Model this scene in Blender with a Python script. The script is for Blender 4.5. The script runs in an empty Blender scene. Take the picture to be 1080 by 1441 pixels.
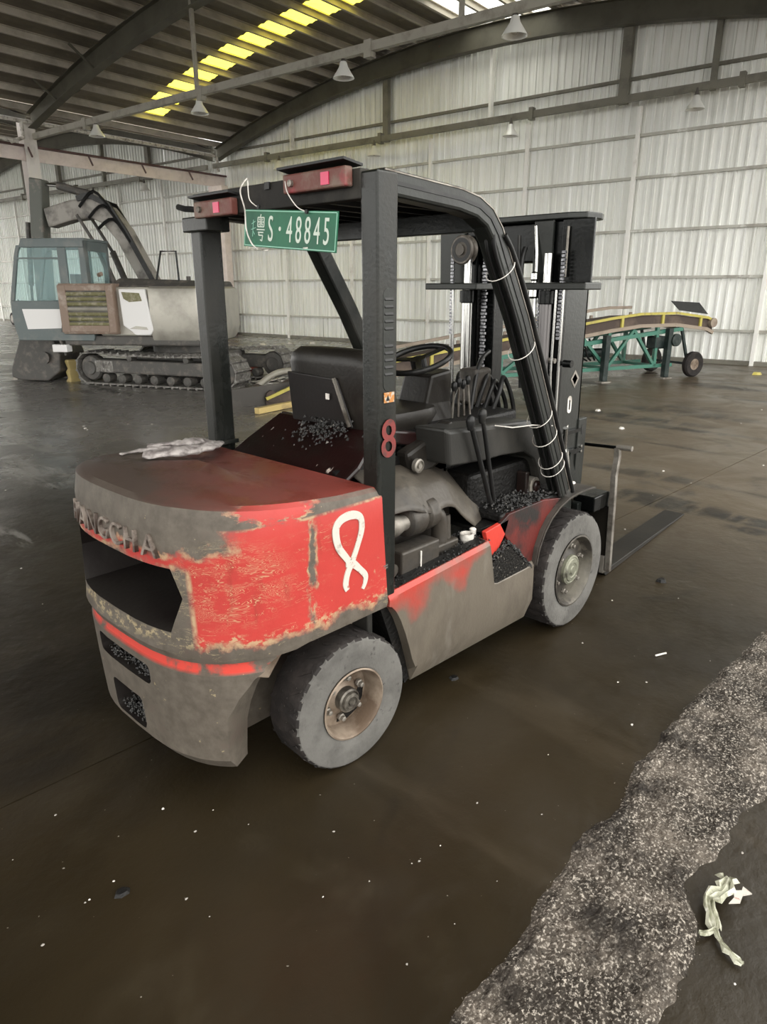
import bpy, bmesh, math, random
from mathutils import Vector, Matrix, noise
random.seed(7)
C = bpy.context.scene.collection
PI = math.pi
# ---------------------------------------------------------------- camera
CAMP = (-1.63457889, -2.28253354, 1.8425474); YAW = 0.756433618; PIT = 0.313897219; FPX = 969.39
fw = Vector((math.cos(YAW)*math.cos(PIT), math.sin(YAW)*math.cos(PIT), -math.sin(PIT)))
cd = bpy.data.cameras.new('camera'); cam = bpy.data.objects.new('camera', cd); C.objects.link(cam)
cam.location = CAMP; cam.rotation_euler = fw.to_track_quat('-Z', 'Y').to_euler()
cd.sensor_fit = 'VERTICAL'; cd.sensor_height = 24; cd.lens = FPX/1441*24; cd.clip_start = .05; cd.clip_end = 500
S = bpy.context.scene; S.camera = cam
S.view_settings.view_transform = 'Standard'; S.view_settings.look = 'None'
S.view_settings.gamma = 1; S.view_settings.use_curve_mapping = False
S.view_settings.exposure = 1.68
# ---------------------------------------------------------------- world (overcast sky)
w = bpy.data.worlds.new('overcast_sky'); S.world = w; w.use_nodes = True
nt = w.node_tree; bg = nt.nodes['Background']
bg.inputs[0].default_value = (1.0, 0.985, 0.94, 1); bg.inputs[1].default_value = 1.25
# building frame: u along the gable wall (to the left), d towards the gable wall
B0 = 1.6598446; cb, sb = math.cos(B0), math.sin(B0)
def W(u, d, z=0): return Vector((u*cb + d*sb, u*sb - d*cb, z))
MW = Matrix(((cb, sb, 0, 0), (sb, -cb, 0, 0), (0, 0, 1, 0), (0, 0, 0, 1)))
# ---------------------------------------------------------------- materials
def mat(name, col, rough=.6, metal=0, layers=(), bump=0, bscale=40, spec=.5, coat=0, alpha=1, trans=0, emis=None, rvar=.0):
    """layers: (colour, scale, low, high, (sx,sy,sz) stretch)"""
    if max(col) < .045:      # very dark colours are darkened further
        col = tuple(c*.6 for c in col); layers = [(tuple(c*(.75 if max(l[0]) < .12 else 1) for c in l[0]),)+tuple(l[1:]) for l in layers]; spec = .32
    m = bpy.data.materials.new(name); m.use_nodes = True; t = m.node_tree; N = t.nodes; L = t.links
    p = N['Principled BSDF']
    p.inputs['Roughness'].default_value = rough; p.inputs['Metallic'].default_value = metal
    p.inputs['Specular IOR Level'].default_value = spec; p.inputs['Coat Weight'].default_value = coat
    p.inputs['Transmission Weight'].default_value = trans; p.inputs['Alpha'].default_value = alpha
    p.inputs['Base Color'].default_value = (*col, 1)
    if emis: p.inputs['Emission Color'].default_value = (*emis[0], 1); p.inputs['Emission Strength'].default_value = emis[1]
    tc = N.new('ShaderNodeTexCoord'); cur = None
    for i, (c2, sc, lo, hi, st) in enumerate(layers):
        mp = N.new('ShaderNodeMapping'); L.new(tc.outputs['Object'], mp.inputs[0])
        mp.inputs['Scale'].default_value = st; mp.inputs['Location'].default_value = (i*3.7, i*1.3, i*2.1)
        nz = N.new('ShaderNodeTexNoise'); nz.inputs['Scale'].default_value = sc; nz.inputs['Detail'].default_value = 7
        nz.inputs['Roughness'].default_value = .62; L.new(mp.outputs[0], nz.inputs[0])
        mr = N.new('ShaderNodeMapRange'); mr.inputs[1].default_value = lo; mr.inputs[2].default_value = hi; L.new(nz.outputs[0], mr.inputs[0])
        mx = N.new('ShaderNodeMix'); mx.data_type = 'RGBA'; L.new(mr.outputs[0], mx.inputs[0])
        if cur is None: mx.inputs[6].default_value = (*col, 1)
        else: L.new(cur, mx.inputs[6])
        mx.inputs[7].default_value = (*c2, 1); cur = mx.outputs[2]
        if i == 0 and rvar:
            r2 = N.new('ShaderNodeMapRange'); r2.inputs[3].default_value = rough; r2.inputs[4].default_value = min(1, rough+rvar)
            L.new(mr.outputs[0], r2.inputs[0]); L.new(r2.outputs[0], p.inputs['Roughness'])
    if cur: L.new(cur, p.inputs['Base Color'])
    if bump:
        nb = N.new('ShaderNodeTexNoise'); nb.inputs['Scale'].default_value = bscale; nb.inputs['Detail'].default_value = 5
        L.new(tc.outputs['Object'], nb.inputs[0])
        bp = N.new('ShaderNodeBump'); bp.inputs['Strength'].default_value = bump; bp.inputs['Distance'].default_value = .01
        L.new(nb.outputs[0], bp.inputs['Height']); L.new(bp.outputs[0], p.inputs['Normal'])
    return m
O = (1, 1, 1)
GR = (.085, .075, .062)            # oily grey-brown dirt
M = {}
M['frame_dark'] = mat('grimy_dark_green_grey_paint', (.016, .019, .017), .30, .1, [((.05, .047, .04), 5, .5, .75, (1, 1, .4)), ((.02, .02, .018), 9, .55, .7, O)], .12, 60, rvar=.25)
M['post'] = mat('worn_grey_post_paint', (.016, .018, .0155), .26, .1, [((.040, .037, .031), 4, .48, .75, (1, 1, .3)), ((.03, .032, .03), 11, .6, .72, O)], .1, 70, rvar=.2)
M['roof_dark'] = mat('dusty_roof_plate', (.022, .02, .017), .7, 0, [((.09, .08, .065), 3, .45, .75, O)], .15, 50)
M['black'] = mat('black_rubber_hose', (.012, .012, .012), .4, 0, [((.05, .048, .043), 6, .55, .8, O)])
M['mast'] = mat('greasy_black_mast_steel', (.007, .008, .0075), .25, .4, [((.026, .026, .023), 5, .55, .8, (1, 1, .3))], .1, 60, rvar=.2)
M['mast_grey'] = mat('mast_grey_paint', (.036, .039, .035), .32, .2, [((.016, .017, .015), 5, .5, .7, (1, 1, .4))], .08, 60)
M['chrome'] = mat('chrome_rod', (.62, .62, .6), .2, 1, [((.25, .24, .22), 8, .5, .75, (1, 1, .2))])
M['steel'] = mat('bare_dusty_steel', (.26, .24, .21), .45, .6, [((.1, .085, .07), 8, .45, .65, O)], .15, 60)
M['engine'] = mat('oily_engine_casting', (.055, .047, .038), .4, .3, [((.028, .025, .022), 7, .45, .65, O)], .35, 30, rvar=.3)
M['black_dirt_shade'] = mat('oily_dirt_with_painted_shade', (.005, .0045, .004), .5, 0, [((.020, .017, .014), 14, .55, .75, O)], .6, 60)  # oily dirt, blackened further to hold the shade of deep-lying parts
M['rubber'] = mat('dusty_tyre_rubber', (.11, .105, .096), .8, 0, [((.070, .066, .060), 7, .45, .65, O), ((.03, .027, .025), 22, .62, .72, O)], .25, 60)
M['tread'] = mat('dark_tread_rubber', (.020, .016, .0145), .75, 0, [((.034, .027, .024), 9, .45, .65, O), ((.28, .25, .22), 90, .68, .72, O)], .4, 50)
M['rim'] = mat('rusty_tan_rim', (.27, .215, .165), .5, .25, [((.11, .075, .05), 5, .45, .62, O)], .15, 60)
M['hubgreen'] = mat('greasy_green_grey_hub', (.20, .20, .15), .4, .3, [((.05, .045, .035), 14, .52, .66, O)], .3, 60)
M['maroon'] = mat('dark_maroon_hood_paint', (.020, .0065, .006), .3, 0, [((.014, .011, .009), 4, .45, .65, O), ((.5, .43, .38), 7, .66, .70, (1, 2.4, 1))], .1, 60, coat=.2)
M['seat'] = mat('worn_dark_vinyl', (.020, .017, .014), .38, 0, [((.045, .04, .032), 5, .5, .75, O)], .12, 60)
M['seat_panel'] = mat('grey_seat_back_panel', (.026, .023, .022), .35, 0, [((.07, .065, .058), 3, .5, .75, (1, 1, .4))], .08, 60)
M['cowl'] = mat('worn_grey_cowl_plastic', (.030, .029, .026), .38, 0, [((.085, .078, .067), 3, .52, .8, (1, 1, .5)), ((.03, .03, .027), 10, .56, .7, O)], .08, 60)
M['flap'] = mat('dusty_rubber_mat', (.050, .042, .033), .5, 0, [((.10, .087, .068), 4, .5, .75, (1, .5, 1)), ((.03, .026, .022), 9, .55, .7, O)], .3, 30)
M['white'] = mat('dirty_white', (.65, .62, .57), .5, 0, [((.25, .22, .19), 9, .5, .65, O)], .2, 60)
M['whitepaint'] = mat('brushed_white_paint', (.50, .47, .42), .6, 0, [((.36, .12, .09), 30, .57, .66, O), ((.22, .18, .14), 12, .58, .68, O)])
M['redpaint_text'] = mat('faded_red_stencil', (.17, .022, .019), .6, 0, [((.05, .022, .019), 30, .5, .65, O)])
M['redrust'] = mat('rusty_red_lamp_face', (.12, .035, .026), .55, 0, [((.15, .10, .075), 8, .45, .6, O), ((.28, .02, .035), 5, .58, .68, O), ((.25, .22, .19), 16, .66, .72, O)], .2, 60)
M['greenplate'] = mat('green_plate_enamel', (.002, .105, .048), .5, 0, [((.004, .06, .033), 4, .45, .7, O), ((.006, .26, .11), 7, .62, .74, O)], .1, 60)
M['letter'] = mat('plate_white_lettering', (.50, .56, .49), .5)
M['yellowsticker'] = mat('orange_sticker', (.42, .17, .04), .5, 0, [((.40, .36, .3), 60, .50, .56, O)])
M['red'] = mat('plain_red_paint', (.50, .040, .026), .4, 0, [((.42, .04, .03), 5, .5, .7, O), ((.10, .06, .045), 9, .64, .72, O)], .05, 60)
M['gravel'] = mat('black_gravel', (.008, .007, .006), .3, 0, [((.18, .165, .14), 60, .60, .68, O)], .5, 80)
M['pink'] = mat('pinkish_cream_beam_paint', (.82, .72, .68), .7, 0, [((.66, .57, .53), 3, .45, .7, O)])
M['purple'] = mat('rusty_purple_flange', (.10, .055, .052), .7)
M['colpaint'] = mat('grey_column_paint', (.80, .76, .73), .6, 0, [((.5, .46, .43), 2, .5, .7, (1, 1, .4))], .1)
M['rafter'] = mat('grey_brown_rafter_paint', (.105, .098, .072), .65, 0, [((.065, .058, .043), 1.3, .45, .7, O), ((.17, .07, .045), 3, .68, .75, O)], .1)
M['tie'] = mat('light_steel_tie_paint', (.33, .31, .26), .5, .1, [((.2, .18, .15), 3, .5, .7, (1, 1, 1))], .1)
M['purlin'] = mat('dusty_purlin', (.50, .46, .39), .65, 0, [((.32, .29, .24), 1.5, .45, .7, (1, 1, 1))])
M['roofsheet'] = mat('dark_roof_deck', (.20, .175, .135), .75, 0, [((.13, .11, .085), .8, .4, .7, O), ((.28, .25, .2), 3, .6, .75, O)])
M['wallsheet_plain'] = mat('pale_corrugated_steel', (.88, .885, .84), .45, 0, [((.74, .74, .68), 1.2, .5, .75, (3, 3, .35)), ((.45, .44, .38), 2.2, .66, .78, (6, 6, .25)), ((.95, .95, .92), 1.7, .60, .75, (4, 4, .3))], .05, 20)
def wall_mat():
    m = bpy.data.materials.new('pale_corrugated_steel_sheet'); m.use_nodes = True; N = m.node_tree.nodes; L = m.node_tree.links; p = N['Principled BSDF']
    p.inputs['Roughness'].default_value = .5
    tc = N.new('ShaderNodeTexCoord'); oi = N.new('ShaderNodeObjectInfo'); mv = N.new('ShaderNodeMath'); mv.operation = 'MULTIPLY'; mv.inputs[1].default_value = 60
    L.new(oi.outputs['Random'], mv.inputs[0]); cur = None
    for i, (c2, st, lo, hi) in enumerate([((.80, .805, .76), (5, 5, 1.6), .42, .7), ((.62, .63, .58), (22, 22, .6), .54, .72), ((.36, .35, .30), (11, 11, 1.2), .69, .78), ((.97, .98, .96), (7, 7, .8), .52, .70)]):  # upright colour streaks paint in the shading of the ribs
        ad = N.new('ShaderNodeVectorMath'); ad.operation = 'ADD'; L.new(tc.outputs['Object'], ad.inputs[0]); cb_ = N.new('ShaderNodeCombineXYZ')
        for k in range(3): L.new(mv.outputs[0], cb_.inputs[k])
        L.new(cb_.outputs[0], ad.inputs[1]); mp = N.new('ShaderNodeMapping'); L.new(ad.outputs[0], mp.inputs[0]); mp.inputs['Scale'].default_value = st
        nz = N.new('ShaderNodeTexNoise'); nz.inputs['Scale'].default_value = 1; nz.inputs['Detail'].default_value = 5; L.new(mp.outputs[0], nz.inputs[0])
        mr = N.new('ShaderNodeMapRange'); mr.inputs[1].default_value = lo; mr.inputs[2].default_value = hi; L.new(nz.outputs[0], mr.inputs[0])
        mx = N.new('ShaderNodeMix'); mx.data_type = 'RGBA'; L.new(mr.outputs[0], mx.inputs[0])
        if cur is None: mx.inputs[6].default_value = (.93, .94, .90, 1)
        else: L.new(cur, mx.inputs[6])
        mx.inputs[7].default_value = (*c2, 1); cur = mx.outputs[2]
    L.new(cur, p.inputs['Base Color']); return m
M['wallsheet'] = wall_mat()
M['girt'] = mat('pale_girt_steel', (.88, .87, .83), .5, 0, [((.60, .57, .52), 1.2, .58, .75, O)])
M['girtgrey'] = mat('grey_girt_steel', (.50, .49, .44), .5, 0, [((.30, .28, .24), 1.2, .5, .7, O), ((.8, .8, .76), .6, .6, .65, O)])
M['dkpost'] = mat('dark_wall_post', (.20, .19, .155), .6, .1, [((.12, .11, .09), 2, .5, .7, O)])
M['lampglass'] = mat('lamp_reflector', (.9, .9, .86), .3, .2)
M['lampdark'] = mat('lamp_housing', (.12, .11, .1), .5, .3)
M['yellowrail'] = mat('yellow_rail_paint', (.42, .36, .07), .5, 0, [((.22, .18, .07), 6, .55, .7, O)])
M['belt'] = mat('black_brown_belt', (.055, .038, .030), .8, 0, [((.11, .08, .06), 2, .5, .7, O)])
M['brownrail'] = mat('dusty_brown_rail', (.27, .22, .17), .7, 0, [((.16, .12, .09), 3, .5, .7, O)])
M['greenframe'] = mat('turquoise_green_frame_paint', (.035, .15, .105), .5, 0, [((.07, .12, .09), 4, .5, .7, O)])
M['exgrey'] = mat('excavator_teal_grey', (.11, .135, .135), .5, 0, [((.17, .18, .17), 3, .5, .7, O)])
M['exdark'] = mat('excavator_dark', (.07, .066, .06), .6, 0, [((.16, .14, .12), 6, .5, .7, O)], .2)
M['exsilver'] = mat('excavator_silver_paint', (.42, .40, .35), .38, .25, [((.27, .255, .22), 2, .45, .7, O)])
M['exwhite'] = mat('excavator_white_panel', (.74, .73, .72), .4)
M['exorange'] = mat('excavator_faded_orange_trim', (.22, .155, .115), .5, 0, [((.36, .30, .25), 5, .5, .7, O)])
M['exolive'] = mat('excavator_olive_louver', (.16, .15, .07), .6, 0, [((.30, .28, .20), 8, .5, .65, O)])
M['track'] = mat('dusty_track_steel', (.17, .16, .145), .6, .3, [((.34, .33, .31), 14, .5, .65, O), ((.07, .065, .06), 9, .5, .65, O)], .3)
M['exboom'] = mat('excavator_boom_paint', (.30, .28, .25), .55, 0, [((.12, .11, .10), 3, .45, .62, O)], .1)
M['exstick'] = mat('excavator_stick_paint', (.10, .105, .09), .55, 0, [((.30, .24, .21), 2, .5, .65, O)], .1)
M['yellowdirt'] = mat('faded_yellow_plastic', (.42, .33, .14), .6)
M['apron'] = mat('dark_apron_plate', (.045, .040, .035), .6, 0, [((.10, .09, .075), 2, .5, .75, O)])
M['legdark'] = mat('dark_green_black_leg', (.02, .035, .032), .5, 0, [((.06, .07, .065), 6, .5, .7, O)])
M['greychip'] = mat('grey_chip', (.30, .28, .25), .7)
M['timber'] = mat('yellow_timber', (.48, .36, .14), .7, 0, [((.25, .18, .09), 6, .5, .7, (.3, 2, 1))])
M['film'] = mat('clear_film', (.50, .50, .40), .25, 0, [((.22, .22, .15), 20, .45, .6, O), ((.75, .73, .65), 30, .6, .68, O)], .2)
M['recess'] = mat('shade_dark_recess_wall', (.035, .030, .027), .45, 0, [((.016, .012, .011), 4, .45, .65, O)], .1)  # shade of the hollow is put into the wall colour
M['letter_dirty'] = mat('worn_cast_letter', (.24, .20, .17), .5, .1, [((.07, .05, .04), 16, .42, .58, O)])
M['fend'] = mat('grey_fender_inside', (.05, .043, .036), .45, .1, [((.018, .015, .013), 4, .42, .6, O)], .1)
M['fendside'] = mat('fender_side_dark_red', (.10, .012, .009), .42, 0, [((.012, .009, .008), 4, .40, .54, O), ((.24, .022, .016), 4, .60, .75, O)], .1, 60)
M['hubsteel'] = mat('dusty_hub_steel', (.17, .155, .13), .4, .5, [((.06, .052, .043), 10, .45, .6, O)], .2)
M['rimgreen'] = mat('dusty_grey_green_rim', (.105, .095, .075), .5, .2, [((.035, .03, .025), 4, .42, .6, O), ((.17, .15, .12), 7, .58, .72, O)], .15)
M['redlens'] = mat('magenta_red_reflector', (.55, .03, .10), .3)
M['chain'] = mat('greasy_chain', (.14, .14, .15), .3, .7, [((.4, .4, .42), 60, .5, .6, O)])
M['steelgrey'] = mat('cylinder_grey', (.18, .17, .17), .3, .5)
M['sheave'] = mat('sheave_steel', (.07, .06, .05), .45, .3, [((.16, .14, .12), 12, .5, .65, O)], .2)
M['forkmat'] = mat('worn_fork_steel', (.014, .011, .008), .5, .1, [((.025, .021, .015), 3, .45, .7, O)], .1)
M['platelight'] = mat('pale_green_line', (.25, .5, .38), .5)
M['ragm'] = mat('grubby_white_rag', (.36, .33, .315), .7, 0, [((.14, .12, .115), 22, .42, .62, O)], .5, 60)
M['spill'] = mat('dried_pale_residue', (.040, .031, .022), .8, 0, [((.12, .10, .08), 4, .44, .66, O), ((.38, .34, .29), 105, .52, .63, O), ((.018, .013, .009), 5.5, .52, .66, O), ((.015, .012, .008), 70, .60, .68, O)], .9, 90)
def glass_mat():
    m = bpy.data.materials.new('blue_tinted_cab_glass'); m.use_nodes = True; N = m.node_tree.nodes; L = m.node_tree.links
    p = N['Principled BSDF']; p.inputs['Base Color'].default_value = (.55, .75, .76, 1); p.inputs['Roughness'].default_value = .06
    tr = N.new('ShaderNodeBsdfTransparent'); tr.inputs[0].default_value = (.93, .98, .98, 1)
    mx = N.new('ShaderNodeMixShader'); mx.inputs[0].default_value = .13
    L.new(tr.outputs[0], mx.inputs[1]); L.new(p.outputs[0], mx.inputs[2]); L.new(mx.outputs[0], N['Material Output'].inputs[0]); return m
M['glass'] = glass_mat()
def translucent(name, col, k):
    m = bpy.data.materials.new(name); m.use_nodes = True; N = m.node_tree.nodes; L = m.node_tree.links
    p = N['Principled BSDF']; p.inputs['Base Color'].default_value = (*col, 1); p.inputs['Roughness'].default_value = .6
    tr = N.new('ShaderNodeBsdfTranslucent'); tr.inputs[0].default_value = (*col, 1)
    tc = N.new('ShaderNodeTexCoord'); nz = N.new('ShaderNodeTexNoise'); nz.inputs['Scale'].default_value = 5
    L.new(tc.outputs['Object'], nz.inputs[0]); cm = N.new('ShaderNodeMapRange'); cm.inputs[1].default_value = .4; cm.inputs[2].default_value = .75
    cm.inputs[3].default_value = k; cm.inputs[4].default_value = k*.8; L.new(nz.outputs[0], cm.inputs[0])
    t2 = N.new('ShaderNodeBsdfTransparent'); t2.inputs[0].default_value = (*col, 1)
    m1 = N.new('ShaderNodeMixShader'); m1.inputs[0].default_value = .5; L.new(tr.outputs[0], m1.inputs[1]); L.new(t2.outputs[0], m1.inputs[2])
    mx = N.new('ShaderNodeMixShader'); L.new(cm.outputs[0], mx.inputs[0])
    L.new(p.outputs[0], mx.inputs[1]); L.new(m1.outputs[0], mx.inputs[2]); L.new(mx.outputs[0], N['Material Output'].inputs[0]); return m
M['yellowsky'] = translucent('yellow_fibreglass_skylight', (.95, .82, .10), .85)
M['whitesky'] = translucent('clear_fibreglass_skylight', (.97, .98, .92), .95)
# ---------------------------------------------------------------- mesh builder
class MB:
    def __init__(s): s.v = []; s.f = []
    def add(s, vs, fs):
        n = len(s.v); s.v += [Vector(p) for p in vs]; s.f += [tuple(i+n for i in f) for f in fs]; return s
    def box(s, x0, x1, y0, y1, z0, z1):
        vs = [(x, y, z) for x in (x0, x1) for y in (y0, y1) for z in (z0, z1)]
        return s.add(vs, [(0, 1, 3, 2), (4, 6, 7, 5), (0, 4, 5, 1), (2, 3, 7, 6), (0, 2, 6, 4), (1, 5, 7, 3)])
    def obox(s, c, ax, ay, az):
        c, ax, ay, az = map(Vector, (c, ax, ay, az))
        vs = [c + i*ax + j*ay + k*az for i in (-1, 1) for j in (-1, 1) for k in (-1, 1)]
        return s.add(vs, [(0, 1, 3, 2), (4, 6, 7, 5), (0, 4, 5, 1), (2, 3, 7, 6), (0, 2, 6, 4), (1, 5, 7, 3)])
    def bar(s, a, b, w1, w2, up=(0, 0, 1)):
        a, b = Vector(a), Vector(b); d = (b-a); L = d.length; d.normalize(); up = Vector(up)
        if abs(d.dot(up)) > .98: up = Vector((1, 0, 0))
        x = d.cross(up).normalized(); y = x.cross(d)
        return s.obox((a+b)/2, d*L/2, x*w1/2, y*w2/2)
    def path(s, pts, w1, w2, up=(0, 1, 0)):
        """rectangular bar swept along a polyline with mitred corners; w1 along 'up', w2 across"""
        pts = [Vector(p) for p in pts]; up = Vector(up).normalized(); rings = []
        for i, p in enumerate(pts):
            d0 = (p-pts[i-1]).normalized() if i else (pts[1]-p).normalized()
            d1 = (pts[i+1]-p).normalized() if i < len(pts)-1 else d0
            t = (d0+d1).normalized(); n = up.cross(t).normalized(); k = 1/max(.5, t.dot(d1))
            rings.append([p + up*w1/2*a + n*w2/2*b*k for a, b in ((-1, -1), (1, -1), (1, 1), (-1, 1))])
        return s.loft(rings)
    def loft(s, rings, cap=True, close=True):
        n = len(s.v); m = len(rings[0])
        for r in rings: s.v += [Vector(p) for p in r]
        for i in range(len(rings)-1):
            for j in range(m if close else m-1):
                a = n+i*m+j; b = n+i*m+(j+1) % m; s.f.append((a, b, b+m, a+m))
        if cap: s.f.append(tuple(n+j for j in range(m))[::-1]); s.f.append(tuple(n+(len(rings)-1)*m+j for j in range(m)))
        return s
    def tube(s, pts, r, n=8, rs=None):
        pts = [Vector(p) for p in pts]; rings = []; ref = None
        for i, p in enumerate(pts):
            d = ((pts[min(i+1, len(pts)-1)])-(pts[max(i-1, 0)])).normalized()
            if ref is None: ref = Vector((0, 0, 1)) if abs(d.z) < .9 else Vector((1, 0, 0))
            x = d.cross(ref).normalized(); y = x.cross(d); ref = y if abs(d.dot(y)) < .9 else ref
            rr = rs[i] if rs else r
            rings.append([p + x*rr*math.cos(a*2*PI/n) + y*rr*math.sin(a*2*PI/n) for a in range(n)])
        return s.loft(rings)
    def lathe(s, prof, c, axis='Y', n=32, rmod=None, cap=True):
        c = Vector(c); rings = []
        for k, (r, h) in enumerate(prof):
            ring = []
            for a in range(n):
                t = a*2*PI/n; q = r*(rmod(a, k) if rmod else 1)
                if axis == 'Y': v = Vector((q*math.cos(t), h, q*math.sin(t)))
                elif axis == 'Z': v = Vector((q*math.cos(t), q*math.sin(t), h))
                else: v = Vector((h, q*math.cos(t), q*math.sin(t)))
                ring.append(c+v)
            rings.append(ring)
        return s.loft(rings, cap=cap)
    def prism(s, poly, fn, a, b):
        """poly (p,q) list; fn(p,q,t)->xyz"""
        return s.loft([[fn(p, q, a) for p, q in poly], [fn(p, q, b) for p, q in poly]])
    def grid(s, fn, nu, nv):
        n = len(s.v)
        for i in range(nu+1):
            for j in range(nv+1): s.v.append(Vector(fn(i/nu, j/nv)))
        for i in range(nu):
            for j in range(nv):
                a = n+i*(nv+1)+j; s.f.append((a, a+1, a+nv+2, a+nv+1))
        return s
    def build(s, name, m, parent=None, bevel=0, smooth=None, solid=0, M4=None, loc=None):
        vs = [M4 @ v for v in s.v] if M4 else s.v
        if parent is None:
            if loc is None:
                loc = Vector((sum(v.x for v in vs)/len(vs), sum(v.y for v in vs)/len(vs), min(v.z for v in vs)))
            off = Vector(loc)
        else: off = world_loc(parent)
        me = bpy.data.meshes.new(name); me.from_pydata([v-off for v in vs], [], s.f); me.update()
        bm = bmesh.new(); bm.from_mesh(me); bmesh.ops.recalc_face_normals(bm, faces=bm.faces); bm.to_mesh(me); bm.free()
        me.materials.append(M[m] if isinstance(m, str) else m)
        if smooth is not None: me.shade_smooth(); me.set_sharp_from_angle(angle=math.radians(smooth))
        o = bpy.data.objects.new(name, me); C.objects.link(o)
        if parent is None: o.location = off
        else: o.parent = parent
        if solid: md = o.modifiers.new('thick', 'SOLIDIFY'); md.thickness = solid; md.offset = 0
        if bevel:
            md = o.modifiers.new('bev', 'BEVEL'); md.width = bevel; md.segments = 2; md.limit_method = 'ANGLE'
        return o
def world_loc(o):
    v = Vector((0, 0, 0))
    while o: v += o.location; o = o.parent
    return v
def tag(o, label=None, cat=None, group=None, kind=None):
    if label: o['label'] = label
    if cat: o['category'] = cat
    if group: o['group'] = group
    if kind: o['kind'] = kind
    return o
def empty(name, loc, label=None, cat=None, group=None, kind=None):
    o = bpy.data.objects.new(name, None); C.objects.link(o); o.location = loc; o.empty_display_size = .2
    return tag(o, label, cat, group, kind)
def dup(root, loc, label=None, parent=None):
    r = root.copy(); C.objects.link(r); r.location = loc
    if parent: r.parent = parent
    if label: r['label'] = label
    for ch in list(root.children):
        c = ch.copy(); C.objects.link(c); c.parent = r
        for g in ch.children:
            e = g.copy(); C.objects.link(e); e.parent = c
    return r
def text_mesh(txt, size, ext=.001, sx=1, sp=1):
    cu = bpy.data.curves.new('t', 'FONT'); cu.body = txt; cu.size = size; cu.extrude = ext; cu.align_x = 'CENTER'; cu.align_y = 'CENTER'; cu.space_character = sp
    o = bpy.data.objects.new('t', cu); C.objects.link(o); dg = bpy.context.evaluated_depsgraph_get(); dg.update()
    me = bpy.data.meshes.new_from_object(o.evaluated_get(dg)); bpy.data.objects.remove(o)
    for v in me.vertices: v.co.x *= sx
    return me
def place_text(me, origin, xdir, ydir, name, m, parent):
    x = Vector(xdir).normalized(); y = Vector(ydir).normalized(); z = x.cross(y); off = world_loc(parent)
    for v in me.vertices:
        v.co = Vector(origin) + x*v.co.x + y*v.co.y + z*v.co.z - off
    me.materials.clear(); me.materials.append(M[m]); o = bpy.data.objects.new(name, me); C.objects.link(o); o.parent = parent; return o
def bool_cut(o, cutters):
    for c in cutters:
        md = o.modifiers.new('b', 'BOOLEAN'); md.operation = 'DIFFERENCE'; md.object = c; md.solver = 'EXACT'
    dg = bpy.context.evaluated_depsgraph_get(); dg.update()
    me = bpy.data.meshes.new_from_object(o.evaluated_get(dg)); o.modifiers.clear(); o.data = me
    for c in cutters: bpy.data.objects.remove(c)
def grains(mb, pts, s0, s1):
    for p in pts:
        r = random.uniform(s0, s1); a = random.uniform(0, PI)
        q = [Vector((math.cos(a+k*2.1)*r, math.sin(a+k*2.1)*r, -r*.3)) for k in range(3)] + [Vector((0, 0, r*.8))]
        mb.add([Vector(p)+v for v in q], [(0, 2, 1), (0, 1, 3), (1, 2, 3), (2, 0, 3)])

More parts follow.
